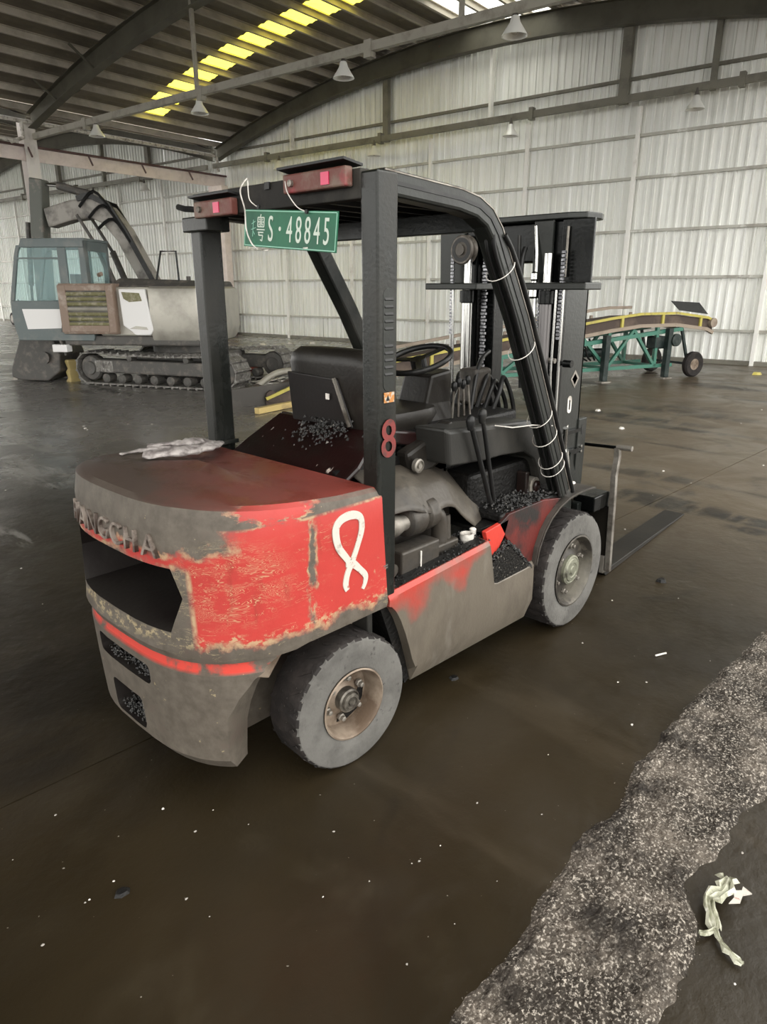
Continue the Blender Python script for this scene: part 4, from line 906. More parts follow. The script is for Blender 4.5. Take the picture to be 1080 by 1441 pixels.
# tilt cylinder and bars at leg foot
MB().tube([(1.80, -.43, .98), (1.87, -.43, .75)], .026, 14).build('tilt_cylinder', 'chrome', T, smooth=50)
MB().tube([(1.74, -.46, 1.12), (1.80, -.43, .98)], .014, 10).build('tilt_rod', 'chrome', T, smooth=50)
MB().bar((1.60, -.47, 1.05), (1.73, -.47, .76), .03, .035, (0, 1, 0)).build('leg_brace', 'mast_grey', T, bevel=.004)
MB().prism([(1.90, .95), (2.02, .74), (1.86, .74)], lambda p, q, t: (p, t, q), -.42, -.41).build('mast_gusset', 'frame_dark', T)
MB().box(1.84, 1.90, -.47, -.43, .765, .79).build('glove_scrap', 'white', T, bevel=.01)
for o in bpy.data.objects:
    if o.name.startswith('reflector'): o.data.materials.clear(); o.data.materials.append(M['redlens'])

# ---- mast
MX = 1.90
def mx(z): return .05*(1-z/2.2)       # slight tilt
def rail(y0, y1, x0, x1, z0, z1, name, m):
    return MB().loft([[(x0+mx(z), y0, z), (x1+mx(z), y0, z), (x1+mx(z), y1, z), (x0+mx(z), y1, z)] for z in (z0, z1)]).build(name, m, T, bevel=.004)
for sg in (-1, 1):
    yo = .025+sg*.345; yi = .025+sg*.245
    a, b = min(yo, yi), max(yo, yi)
    # outer channel: web + flanges
    yw = (yo-sg*.02)
    rail(min(yo, yw), max(yo, yw), 1.88, 2.13, .12, 2.18, 'outer_rail_web', 'mast_grey' if sg < 0 else 'mast')
    rail(a, b, 1.86, 1.885, .12, 2.18, 'outer_rail_flange', 'mast'); rail(a, b, 2.11, 2.13, .12, 2.18, 'outer_rail_flange', 'mast')
    yo2 = .025+sg*.235; yi2 = .025+sg*.15
    yw2 = yo2-sg*.02
    rail(min(yo2, yw2), max(yo2, yw2), 1.93, 2.12, .14, 2.12, 'inner_rail_web', 'mast'); a2, b2 = min(yo2, yi2), max(yo2, yi2)
    rail(a2, b2, 1.915, 1.935, .14, 2.12, 'inner_rail_flange', 'mast')
    # guard plate between crown and bracket
    ya, yb = sorted((.025+sg*.32, .025+sg*.50)); rail(ya, yb, 1.84, 1.86, 1.87, 2.185, 'crown_plate', 'mast' if sg < 0 else 'mast_grey')
    if sg < 0:
        rail(-.245, -.13, 1.83, 1.85, 1.87, 2.185, 'crown_plate', 'mast_grey'); MB().tube([(1.83, -.335, 1.9), (1.83, -.335, 2.15)], .007, 6).build('crown_seam', 'steel', T)
    # bracket
    ya, yb = sorted((.025+sg*.15, .025+sg*.53))
    MB().box(1.74, 1.92, ya, yb, 1.835, 1.872).build('cylinder_bracket', 'mast_grey', T, bevel=.006)
    yc_ = .025+sg*.265; xc = 1.815
    cy = MB().tube([(xc+.02, yc_, .45), (xc, yc_, 1.80)], .034, 20).build('lift_cylinder', 'chrome' if sg > 0 else 'steelgrey', T, smooth=50)
    MB().tube([(xc, yc_, 1.80), (xc, yc_, 2.02)], .024, 16).build('piston_rod', 'chrome', cy, smooth=50)
    MB().lathe([(.036, 1.76), (.044, 1.765), (.044, 1.83), (.02, 1.835)], (xc, yc_, 0), 'Z', 16).build('gland', 'mast', cy, smooth=30)
    # chain + sheave
    ch = MB(); 
    for k in range(70):
        z = .80+k*.019; ch.box(1.875, 1.885+.006*(k % 2), yc_-sg*.075-.013-(k % 2)*.004, yc_-sg*.075+.013+(k % 2)*.004, z, z+.013)
    ch.build('lift_chain', 'chain', T)
    ch = MB()
    for k in range(24):
        z = 1.58+k*.019; ch.box(1.79, 1.80+.006*(k % 2), yc_+sg*.10-.011, yc_+sg*.10+.011, z, z+.013)
    ch.build('chain_anchor', 'chain', T)
    MB().tube([(1.80, yc_+sg*.11, 1.85), (1.82, yc_+sg*.11, 1.0)], .008, 8).build('anchor_rod', 'chrome', T, smooth=50)
    MB().tube([(1.78, yc_+sg*.08, 1.85), (1.79, yc_+sg*.075, 1.4), (1.82, yc_+sg*.09, .95)], .007, 8).build('pipe_line', 'chrome', T, smooth=50)
    if sg < 0: continue
    sh = MB().lathe([(.025, .03), (.075, .03), (.082, .022), (.07, .015), (.07, -.015), (.082, -.022), (.075, -.03), (.025, -.03)], (1.81, yc_+sg*.03, 2.055), 'X', 32).build('chain_sheave', 'sheave', T, smooth=30)
    MB().lathe([(.044, -.0305), (.066, -.0305), (.066, -.0315), (.044, -.0315)], (1.81, yc_+sg*.03, 2.055), 'X', 28, cap=False).build('sheave_groove', 'black', sh)
    MB().lathe([(.03, -.045), (.03, -.032), (.045, -.03), (.045, .0)], (1.81, yc_+sg*.03, 2.055), 'X', 20).build('sheave_hub', 'engine', sh, smooth=30)
# crown: top plate with rounded front corners
cp = [(1.90, -.40), (2.03, -.415), (2.08, -.40), (2.115, -.35), (2.13, -.28), (2.13, .33), (2.115, .40), (2.08, .45), (2.03, .465), (1.90, .45), (1.86, .36), (1.86, -.31)]
MB().prism(cp, lambda p, q, t: (p, q, t), 2.19, 2.222).build('mast_crown', 'mast_grey', T, bevel=.006)
MB().box(1.95, 2.08, -.30, .35, 1.98, 2.19).build('crown_beam', 'mast', T, bevel=.01)
MB().box(2.03, 2.10, -.28, .33, .95, 1.05).build('mast_crossmember', 'mast', T, bevel=.006)
MB().box(2.03, 2.10, -.28, .33, .2, .38).build('mast_crossmember', 'mast', T, bevel=.006)
# hoses in the mast on the right
MB().tube(smoothp([(1.86, -.02, 2.12), (1.84, -.04, 1.98), (1.80, -.09, 1.7), (1.80, -.12, 1.3)], 5), .010, 8).build('mast_hose', 'black', T, smooth=60)
MB().tube(smoothp([(1.83, -.14, 2.16), (1.81, -.17, 2.0), (1.80, -.18, 1.8), (1.78, -.21, 1.3), (1.80, -.30, 1.0)], 5), .010, 8).build('mast_hose', 'chrome', T, smooth=60)
MB().lathe([(.02, 0), (.028, .01), (.028, .05), (.016, .06), (.016, .09), (.022, .1), (.022, .13), (.01, .14)], (1.80, -.17, 1.79), 'Z', 12).build('hose_fitting', 'chrome', T, smooth=30)
MB().lathe([(.02, -.05), (.02, 0), (.012, .005), (.012, .02)], (1.845, -.36, 1.45), 'Y', 12).build('roller_bolt', 'mast', T, smooth=30)
MB().tube([(1.84, -.31, 1.46), (1.84, -.19, 1.47)], .014, 10).build('roller_stub', 'steel', T, smooth=30)
# stickers on the right rail flank
def st(poly, name, m): MB().prism(poly, lambda p, q, t: (p+mx(q), t, q), -.3225, -.3205).build(name, m, T)
st([(1.99, 1.345), (2.04, 1.395), (2.09, 1.345), (2.04, 1.29)], 'diamond_sticker', 'steel')
st([(2.01, 1.345), (2.04, 1.375), (2.07, 1.345), (2.04, 1.31)], 'sticker_mark', 'mast')
st(rr(1.975, 2.02, 1.15, 1.25, .02), 'oval_sticker', 'white'); st([(1.99, 1.17), (2.005, 1.17), (2.005, 1.225), (1.99, 1.225)], 'sticker_mark', 'engine')
st([(1.965, 1.06), (2.0, 1.08), (2.0, .82), (1.985, .80), (1.965, .86)], 'capacity_sticker', 'white')
for k in range(6): st([(1.975, .88+k*.03), (1.99, .88+k*.03), (1.99, .89+k*.03), (1.975, .89+k*.03)], 'sticker_mark', 'engine')
# carriage side bracket with slots
cb_ = MB().prism([(2.14, 1.10), (2.24, 1.10), (2.24, .70), (2.20, .60), (2.14, .62)], lambda p, q, t: (p, t, q), -.33, -.30).build('carriage_bracket', 'mast_grey', T, bevel=.005)
MB().prism(rr(2.175, 2.205, 1.0, 1.06, .014), lambda p, q, t: (p, t, q), -.332, -.329).build('bracket_slot', 'black', cb_)
for z in (.93, .90): MB().lathe([(.010, 0), (.010, -.012), (.003, -.013)], (2.18, -.33, z), 'Y', 8).build('bracket_bolt', 'chrome', cb_)
mb = MB(); mb.box(1.93, 2.13, -.35, -.325, .90, .93); mb.box(1.93, 2.13, -.35, -.325, 1.03, 1.05); mb.build('mast_clamp', 'mast', T)
# fork carriage
mb = MB(); mb.box(2.20, 2.25, -.34, .40, .46, .56); mb.box(2.20, 2.25, -.34, .40, .12, .22); mb.box(2.16, 2.20, -.25, .30, .12, .60); mb.build('fork_carriage', 'frame_dark', T, bevel=.006)
mb = MB(); mb.box(2.25, 2.46, -.30, -.26, .10, .48); mb.box(2.26, 2.47, -.42, -.27, .50, .60); mb.build('fork_hanger', 'mast', T, bevel=.008)
fk = MB()
fk.prism([(2.46, .50), (2.50, .50), (2.52, .10), (2.56, .045), (3.3, .035), (4.20, .012), (4.20, .002), (2.50, .004), (2.475, .03), (2.46, .10)], lambda p, q, t: (p, t+.07*max(0, p-2.5), q), -.435, -.265)
fk.build('fork', 'forkmat', T, bevel=.004)
mb = MB(); mb.path([(2.50, -.425, .88), (2.50, -.43, .82), (2.47, -.435, .70), (2.46, -.445, .60), (2.455, -.465, .06)], .03, .038, (1, 0, 0)); up_ = mb.build('backrest_upright', 'steel', T, bevel=.004)
MB().tube([(2.50, -.50, .885), (2.50, -.10, .868)], .011, 10).build('backrest_rod', 'mast', up_)
MB().tube([(2.50, -.52, .888), (2.50, -.42, .884)], .017, 10).build('rod_end', 'steel', up_)
MB().box(2.44, 2.50, -.44, -.41, .04, .16).build('fork_stop', 'steel', up_, bevel=.003)
MB().bar((2.20, -.10, .868), (2.50, -.10, .868), .02, .02).build('rod_arm', 'mast', up_)
for o in bpy.data.objects:
    for nm in ('chain', 'steelgrey', 'sheave', 'forkmat'): pass

# ================================================================= LICENCE PLATE
P_ = empty('number_plate', (.10, -.155, 1.97), 'green number plate with white characters hung by wire under the roof edge', 'number plate')
pa, pb = Vector((.105, .105, 2.068)), Vector((.105, -.425, 2.025))
xd = (pb-pa).normalized(); yd = Vector((0, xd.z, -xd.y)).normalized(); yd = Vector((.05, yd.y*-1 if yd.z < 0 else yd.y, abs(yd.z))).normalized()
H = .134; Wd = (pb-pa).length
cen = (pa+pb)/2 + Vector((0, 0, 0)); nrm = xd.cross(yd).normalized()
MB().obox(cen, xd*Wd/2, yd*H/2, nrm*.002).build('plate', 'greenplate', P_, bevel=.001)
mb = MB()
for s_, t_ in ((1, 0), (-1, 0)): mb.obox(cen+yd*s_*(H/2-.005)+nrm*.0025, xd*(Wd/2-.006), yd*.0016, nrm*.0008)
for s_ in (1, -1): mb.obox(cen+xd*s_*(Wd/2-.006)+nrm*.0025, xd*.0014, yd*(H/2-.006), nrm*.0008)
mb.build('plate_border', 'platelight', P_)
if nrm.x > 0: nn = -nrm
else: nn = nrm
for ch, dx, sx in (('S', -.100, .62), ('·', -.045, .9), ('4', .010, .62), ('8', .062, .62), ('8', .112, .62), ('4', .162, .62), ('5', .212, .62)):
    me = text_mesh(ch, .128, .0008, sx*.88); xx = xd
    place_text(me, cen+xd*dx+nn*.003+yd*-.004, xx, yd, 'plate_character', 'letter', P_)
# the province character, built from strokes
mb = MB(); 
def stroke(a, b, wd=.0042): 
    A = cen+nn*.003+xd*(a[0]*.001-.160)+yd*(a[1]*.001); B = cen+nn*.003+xd*(b[0]*.001-.160)+yd*(b[1]*.001); mb.bar(A, B, wd, .0012, nn)
for a, b in (((0, 50), (-4, 40)), ((-19, 39), (19, 39)), ((-19, 39), (-19, 6)), ((19, 39), (19, 6)), ((-19, 6), (19, 6)), ((0, 39), (0, 6)), ((-19, 23), (19, 23)), ((-10, 34), (-6, 28)), ((10, 34), (6, 28)), ((-6, 18), (-11, 11)), ((6, 18), (11, 11)),
             ((-24, -4), (24, -4)), ((-16, -14), (16, -14)), ((-10, -14), (-12, -24)), ((-12, -24), (13, -24)), ((13, -24), (9, -44)), ((9, -44), (-2, -40))): stroke(a, b)
mb.build('plate_character', 'letter', P_)
mb = MB()
for a, b in (((-58, 15), (-35, 25)), ((-60, -5), (-32, 2)), ((-47, 30), (-50, -30)), ((-50, -8), (-38, -22))): stroke(a, b, .002)
mb.build('faded_character', 'platelight', P_)
for dx in (-.16+.03, .10): 
    MB().box(.098, .103, cen.y-dx-.012, cen.y-dx+.012, 1.978-.0*dx, 1.983).build('plate_slot', 'white', P_)
MB().tube(smoothp([(.125, .10, 2.245), (.09, .10, 2.20), (.088, .075, 2.13), (.086, .07, 2.06), (.088, .045, 2.01), (.09, .01, 1.985)], 5), .0028, 6).build('hanging_wire', 'white', P_)
MB().tube(smoothp([(.12, .09, 2.235), (.10, .06, 2.17), (.10, .03, 2.145), (.10, .005, 2.135)], 5), .002, 6).build('hanging_wire', 'white', P_)
MB().tube(smoothp([(.112, -.145, 2.21), (.10, -.17, 2.17), (.10, -.22, 2.12), (.10, -.27, 2.10)], 5), .002, 6).build('hanging_wire', 'white', P_)
for y, z in ((.0, 2.135), (-.275, 2.10)): MB().lathe([(.008, 0), (.008, -.006), (.003, -.007)], (.1, y, z), 'X', 8).build('plate_clip', 'black', P_)
# ================================================================= RAG ON TOP
mb = MB()
def rag(path, r0, seed):
    P = smoothp(path, 8); n = len(P); rg = []
    for i, p in enumerate(P):
        p = Vector(p); f = i/(n-1); d = (Vector(P[min(i+1, n-1)])-Vector(P[max(i-1, 0)])).normalized(); s_ = d.cross(Vector((0, 0, 1))).normalized()
        r = r0*(.45+.55*math.sin(PI*min(1, f*1.2+.1)))*(1+.45*noise.noise(Vector((f*9, seed, 0))))
        rg.append([p + s_*r*1.5*math.cos(a)*(1+.3*noise.noise(Vector((f*14, a, seed)))) + Vector((0, 0, max(-.012, r*.55*math.sin(a)*(1+.5*noise.noise(Vector((f*14, a*2, seed+5)))))))  for a in [k*2*PI/14 for k in range(14)]])
    mb.loft(rg)
rag([(-.33, .27, 1.207), (-.27, .22, 1.21), (-.16, .20, 1.21), (-.06, .22, 1.205), (.04, .30, 1.19), (.09, .38, 1.175)], .034, 1)
rag([(.09, .38, 1.165), (.02, .42, 1.185), (-.07, .40, 1.195), (-.13, .44, 1.195), (-.19, .50, 1.185)], .030, 4)
rag([(-.10, .42, 1.185), (-.17, .46, 1.180), (-.25, .49, 1.174), (-.33, .47, 1.178)], .018, 9)
tag(mb.build('rag', 'ragm', smooth=60), 'crumpled dirty white rag lying on the counterweight top', 'rag')
# ================================================================= EXCAVATOR (left background)
ED = Vector((.9492, -.3147)); EP = Vector((.3147, .9492)); EC = Vector((10.15, 7.1))
def EXM():
    # local x = heading, y = towards the camera side, z up  ->  world
    hx = W(ED.x, ED.y, 0); px_ = -W(EP.x, EP.y, 0); o = W(EC.x, EC.y, 0)
    return Matrix(((hx.x, px_.x, 0, o.x), (hx.y, px_.y, 0, o.y), (0, 0, 1, 0), (0, 0, 0, 1)))
EM = EXM()
X_ = empty('excavator', EM @ Vector((0, 0, 0)), 'tracked excavator with grey cab and silver counterweight parked by the back wall', 'excavator')
def xb(mb, name, m, parent=X_, **k): return mb.build(name, m, parent, M4=EM, **k)
# tracks (two), each with shoes as sub-parts
def track(y):
    L0, L1, r, zc = -1.62, 1.45, .30, .33
    fr = MB(); fr.box(L0+.05, L1-.1, y-.15, y+.19, .24, .50); f_ = xb(fr, 'track_frame', 'exdark', bevel=.03)
    per = 2*(L1-L0)+2*PI*r; n = 44; me = None
    for k in range(n):
        s = per*k/n
        if s < L1-L0: p = (L0+s, zc+r); a = 0
        elif s < L1-L0+PI*r: t = (s-(L1-L0))/r; p = (L1+r*math.sin(t), zc+r*math.cos(t)); a = -t
        elif s < 2*(L1-L0)+PI*r: q = s-(L1-L0)-PI*r; p = (L1-q, zc-r); a = PI
        else: t = (s-2*(L1-L0)-PI*r)/r; p = (L0-r*math.sin(t), zc-r*math.cos(t)); a = PI-t
        if a == 0: zs = -.05*math.sin(PI*(p[0]-L0)/(L1-L0)); p = (p[0], p[1]+zs+.02)
        c, s_ = math.cos(a), math.sin(a); mb = MB()
        def q(u_, v_): return (p[0]+u_*c-v_*s_, p[1]+u_*s_+v_*c)
        poly = [q(-.085, -.02), q(.085, -.02), q(.085, .005), q(-.03, .01), q(-.05, .035), q(-.07, .035), q(-.085, .01)]
        mb.prism(poly, lambda a_, b_, t_: (a_, t_, b_), y-.26, y+.26); xb(mb, 'track_shoe', 'track', f_)
    for x, rr_ in ((L0, .26), (L1, .25)):
        xb(MB().lathe([(.05, .02), (rr_*.5, .03), (rr_*.55, 0), (rr_*.9, -.01), (rr_, -.05), (rr_, -.2), (.05, -.22)], (x, y+.2, zc), 'Y', 20), 'drive_sprocket' if x == L0 else 'idler_wheel', 'exdark', f_)
    for k in range(7): xb(MB().lathe([(.02, .03), (.05, .03), (.09, .01), (.09, -.2), (.02, -.2)], (L0+.42+k*.38, y+.2, .14), 'Y', 12), 'track_roller', 'exdark', f_)
    for k in range(2): xb(MB().lathe([(.02, .02), (.06, .01), (.06, -.15), (.02, -.15)], (L0+.8+k*1.3, y+.2, .54), 'Y', 10), 'carrier_roller', 'exdark', f_)
    xb(MB().box(L1-.55, L1-.12, y+.19, y+.20, .26, .48), 'guard_plate', 'track', f_)
track(.95); track(-.95)
xb(MB().box(-.9, .9, -.75, .75, .38, .62), 'undercarriage', 'exdark', bevel=.04)
xb(MB().lathe([(.62, .6), (.62, .78)], (0, 0, 0), 'Z', 32), 'slewing_ring', 'exdark')
# upper structure, slewed against the tracks
AU = math.radians(-33); UX = W(math.cos(AU), math.sin(AU), 0); UY = -W(-math.sin(AU), math.cos(AU), 0); UO = W(EC.x, EC.y, 0)
EB = Matrix(((UX.x, UY.x, 0, UO.x), (UX.y, UY.y, 0, UO.y), (0, 0, 1, 0), (0, 0, 0, 1)))
EM = EB @ Matrix(((.83, 0, 0, .25), (0, 1, 0, 0), (0, 0, 1, 0), (0, 0, 0, 1)))
# upper body deck
xb(MB().box(-1.2, 2.0, -1.2, 1.2, .80, .98), 'upper_frame', 'exdark', bevel=.03)
# counterweight: rounded rear
def rearout(s=1):
    pts = [(-.15, 1.27*s), (-1.2, 1.27*s)]
    for k in range(1, 9): t = PI/2*k/8; pts.append((-1.2-.30*math.sin(t), .35*s*0+1.27*s*math.cos(t)*1.0 if k < 8 else 0.0))
    m = [(x, -y) for x, y in pts[::-1][1:]]
    return pts+m
rg = [[(x*sx, y*sy, z) for x, y in rearout()] for z, sx, sy in ((.86, .93, .92), (.95, .97, .97), (1.1, 1, 1), (1.75, 1, 1), (1.84, .98, .98), (1.88, .92, .92))]
xb(MB().loft(rg), 'rear_counterweight', 'exsilver', smooth=40)
# engine hood over the deck
xb(MB().loft([[(-1.3, -1.0, 1.87), (.9, -1.0, 1.87), (.9, 1.1, 1.87), (-1.3, 1.1, 1.87)], [(-1.3, -.8, 1.98), (.7, -.8, 2.03), (.7, .9, 2.03), (-1.3, .9, 1.98)]]), 'engine_cover', 'exdark', bevel=.04)
xb(MB().box(-.15, 1.1, -1.2, 1.2, .98, 1.87), 'engine_housing', 'exsilver', bevel=.03)
# white service door with recessed handle
xb(MB().prism([(.53, 1.83), (-.08, 1.83), (-.20, 1.1), (-.12, 1.0), (.22, 1.0), (.50, 1.18)], lambda p, q, t: (p, t, q), 1.2, 1.285), 'service_door', 'exwhite', bevel=.02)
xb(MB().prism([(.46, 1.78), (.05, 1.76), (.0, 1.62), (.30, 1.60), (.42, 1.66)], lambda p, q, t: (p, t, q), 1.284, 1.292), 'door_recess', 'exolive')
xb(MB().prism([(.35, 1.12), (-.08, 1.10), (-.05, 1.15), (.2, 1.17)], lambda p, q, t: (p, t, q), 1.284, 1.29), 'door_recess', 'exsilver')
# louvered grille box beneath the cab
g_ = MB(); x0, x1 = .62, 1.90
g_.box(x0, x1, .4, 1.34, 1.02, 1.93); gb = xb(g_, 'grille_box', 'exorange', bevel=.02)
for a, b, c, d in ((x0+.0, x0+.16, 1.05, 1.90), (x1-.19, x1, 1.05, 1.90), (x0+.16, x1-.19, 1.06, 1.18), (x0+.16, x1-.19, 1.80, 1.90)):
    xb(MB().box(a, b, 1.34, 1.37, c, d), 'grille_frame', 'exorange', gb, bevel=.008)
xb(MB().box(x0+.16, x1-.19, 1.335, 1.345, 1.18, 1.80), 'grille_back', 'exdark', gb)
for k in range(7):
    z = 1.20+k*.09
    xb(MB().obox(((x0+x1)/2-.015, 1.352, z), ((x1-x0)/2-.175, 0, 0), (0, .012, .012), (0, -.010, .022)), 'louvre_slat', 'exolive' if k != 3 else 'exsilver', gb)
# cab
C0, C1, CZ0, CZ1, CY0, CY1 = 1.25, 2.86, .93, 2.70, .28, 1.24
def cabprof(x_in=0): return [(C0, CZ0), (C1+.22, CZ0), (C1+.30, 1.3), (C1+.20, 1.9), (C1-.05, 2.55), (C1-.20, CZ1), (C0+.0, CZ1), (C0-.08, 2.5)]
cab = empty('c', (0, 0, 0)); bpy.data.objects.remove(cab)
fr = MB()
def cp_(pts, y0, y1): fr.prism(pts, lambda p, q, t: (p, t, q), y0, y1)
for y0, y1 in ((CY1-.05, CY1), (CY0, CY0+.05)):
    cp_([(C0, CZ0), (C1+.22, CZ0), (C1+.29, 1.25), (C1+.28, 1.62), (C0, 1.62)], y0, y1)          # lower door
    cp_([(C1+.28, 1.62), (C1+.18, 1.62), (C1-.08, 2.48), (C1-.16, 2.60), (C1-.05, 2.60), (C1+.02, 2.45)], y0, y1)   # front pillar
    cp_([(C0-.02, 2.56), (C1-.10, 2.56), (C1-.18, CZ1), (C0, CZ1)], y0, y1)
    cp_([(C0, 1.62), (C0+.14, 1.62), (C0+.12, 2.56), (C0-.02, 2.56)], y0, y1)
    cp_([(C0+.44, 1.62), (C0+.64, 1.62), (C0+.62, 2.56), (C0+.42, 2.56)], y0, y1)
fr.box(C0-.04, C1-.18, CY0, CY1, CZ1-.03, CZ1+.02); fr.box(C0, C1+.22, CY0, CY1, CZ0-.04, CZ0+.02)
fr.box(C0-.02, C0+.02, CY0, CY1, CZ0, 1.70); fr.box(C0-.02, C0+.02, CY0, CY0+.1, 1.7, 2.7); fr.box(C0-.02, C0+.02, CY1-.14, CY1, 1.7, 2.7); fr.box(C0-.02, C0+.02, CY0, CY1, 2.5, 2.7)
cab = xb(fr, 'cab', 'exgrey', bevel=.012)
def pane(pts, y): xb(MB().prism(pts, lambda p, q, t: (p, t, q), y-.006, y+.006), 'side_pane', 'glass', cab)
for y in (CY1-.025, CY0+.025):
    pane([(C0+.64, 1.62), (C1+.18, 1.62), (C1-.08, 2.48), (C1-.13, 2.56), (C0+.62, 2.56)], y)
    pane([(C0+.14, 1.62), (C0+.44, 1.62), (C0+.42, 2.56), (C0+.12, 2.56)], y)
xb(MB().box(C0-.004, C0+.008, CY0+.1, CY1-.14, 1.7, 2.5), 'rear_pane', 'glass', cab)
xb(MB().loft([[(C1+.25, CY0+.05, 1.3), (C1+.25, CY1-.05, 1.3), (C1+.262, CY1-.05, 1.3), (C1+.262, CY0+.05, 1.3)], [(C1+.2, CY0+.05, 1.75), (C1+.2, CY1-.05, 1.75), (C1+.212, CY1-.05, 1.75), (C1+.212, CY0+.05, 1.75)], [(C1-.10, CY0+.05, 2.58), (C1-.10, CY1-.05, 2.58), (C1-.088, CY1-.05, 2.58), (C1-.088, CY0+.05, 2.58)]]), 'windscreen', 'glass', cab)
xb(MB().box(C0+.64, C1-.03, CY1-.03, CY1+.004, 2.36, 2.39), 'window_rail', 'exgrey', cab)
xb(MB().prism([(C1+.02, 1.47), (C0+.5, 1.47), (C0+.62, 1.22), (C0+.75, 1.12), (C1-.05, 1.10)], lambda p, q, t: (p, t, q), CY1-.002, CY1+.008), 'door_window', 'exwhite', cab)
xb(MB().prism([(C0+.25, 1.05), (C0+.75, 1.05), (C0+.70, 1.25), (C0+.58, 1.38), (C0+.40, 1.42), (C0+.25, 1.4)], lambda p, q, t: (p, t, q), CY1, CY1+.03), 'wheel_arch_panel', 'exdark', cab)
xb(MB().box(C0+.5, C0+1.0, .45, 1.0, 1.0, 1.5).box(C0+.45, C0+.58, .5, .95, 1.5, 2.1), 'cab_seat', 'exdark', cab)
# cab step and handrail
xb(MB().box(1.9, 2.25, 1.1, 1.3, .68, .82), 'cab_step', 'exwhite', bevel=.01)
xb(MB().tube(smoothp([(2.1, 1.2, .9), (2.0, 1.25, .75), (1.98, 1.25, .62)], 3), .03, 6), 'step_hose', 'exdark')
xb(MB().tube([(-.72, .9, 1.95), (-.70, .9, 2.50), (-.35, .9, 2.50), (-.18, .9, 1.95)][::-1], .022, 6), 'handrail', 'black')
xb(MB().lathe([(.02, .0), (.06, .02), (.06, .05), (.01, .08)], (-1.15, .9, 2.04), 'Z', 10).tube([(-1.1, .9, 1.9), (-1.15, .9, 2.06)], .02, 6), 'exhaust_stub', 'black')
xb(MB().tube([(-.9, .8, 1.95), (-.9, .8, 2.06)], .05, 8), 'air_cleaner_cap', 'exdark')
xb(MB().tube([(1.05, 1.1, 2.08), (.95, 1.15, 2.1)], .04, 8), 'beacon', 'exorange')
# boom, stick, cylinders, bucket
EM = EB @ Matrix(((.83, 0, 0, 0), (0, 1, 0, 0), (0, 0, 1, 0), (0, 0, 0, 1)))
BY = 0.0
def bent(pts, w_, name, m, parent=X_, **k):
    up = [(x, z+h/2) for x, z, h in pts]; dn = [(x, z-h/2) for x, z, h in pts][::-1]
    mb = MB(); n = len(up)
    rings = [[(x, BY-w_/2, z+h/2), (x, BY+w_/2, z+h/2), (x+.0, BY+w_/2, z-h/2), (x, BY-w_/2, z-h/2)] for x, z, h in pts]
    return xb(mb.loft(rings), name, m, parent, bevel=.02, **k)
rot = [(.55, 1.5), (1.25, 2.75), (1.55, 3.10), (1.85, 3.28)]
mb = MB(); mb.path([(.35, 0, 1.4), (.75, 0, 2.05), (1.22, 0, 2.85), (1.55, 0, 3.20), (1.90, 0, 3.33), (2.4, 0, 3.30), (3.05, 0, 3.16)], .34, .36); bo = xb(mb, 'boom', 'exboom', bevel=.03)
xb(MB().path([(.5, .2, 1.9), (1.1, .2, 2.9), (1.45, .2, 3.38), (1.9, .2, 3.56), (2.2, .2, 3.50)], .05, .10), 'hydraulic_line', 'black', bo)
xb(MB().path([(.6, -.2, 1.9), (1.15, -.2, 2.9), (1.5, -.2, 3.40), (1.95, -.2, 3.54)], .05, .08), 'hydraulic_line', 'black', bo)
xb(MB().tube([(1.95, 0, 3.58), (2.75, 0, 3.76)], .075, 12), 'stick_cylinder', 'exdark', bo); xb(MB().tube([(2.75, 0, 3.76), (3.33, 0, 3.80)], .035, 10), 'cylinder_rod', 'chrome', bo)
for y in (-.28, .28): xb(MB().tube([(1.2, y, 1.3), (1.75, y, 2.55)], .07, 12).tube([(1.75, y, 2.55), (2.2, y, 3.2)], .035, 10), 'boom_cylinder', 'exdark', bo)
for k in range(3): xb(MB().tube(smoothp([(1.4-.2*k, .22, 3.3-.3*k), (1.75-.2*k, .24, 3.62-.25*k), (2.15-.2*k, .22, 3.35-.2*k)], 4), .03, 6), 'hose_loop', 'black', bo)
mb = MB(); mb.path([(3.20, 0, 3.88), (3.26, 0, 3.45), (3.34, 0, 2.9), (3.42, 0, 1.95), (3.46, 0, 1.2)], .30, .32); stk = xb(mb, 'stick', 'exstick', bevel=.03)
xb(MB().tube([(3.62, 0, 3.1), (3.78, 0, 1.9)], .06, 10).tube([(3.78, 0, 1.9), (3.84, 0, 1.35)], .03, 8), 'bucket_cylinder', 'exdark', stk)
bp = [(3.35, 1.20), (3.55, 1.22), (3.95, .85), (4.25, .30), (4.30, .10), (4.05, .03), (3.35, .02), (3.0, .22), (2.95, .55), (3.05, .85)]
bk = xb(MB().prism(bp, lambda p, q, t: (p, t, q), -.5, .5), 'bucket', 'exdark', bevel=.03)
for k in range(5): xb(MB().prism([(4.2, .12), (4.42, .02), (4.2, .03)], lambda p, q, t: (p, t, q), -.46+k*.2, -.38+k*.2), 'bucket_tooth', 'steel', bk)
xb(MB().tube([(3.3, .52, .5), (3.3, .58, .5)], .12, 10), 'bucket_boss', 'exdark', bk)

EM = EXM()
# yellow chock / litter by the bucket
mb = MB(); mb.loft([[(x*s_, y*s_, z) for x, y in ((-.12, -.1), (.12, -.1), (.12, .1), (-.12, .1))] for z, s_ in ((0, 1), (.08, .7), (.2, .9), (.26, .6), (.42, .9), (.45, .7))])
tag(mb.build('yellow_stand', 'yellowdirt', M4=Matrix.Translation(W(11.9, 5.55, 0)), bevel=.02), 'small faded yellow stand on the floor in front of the excavator bucket', 'stand')

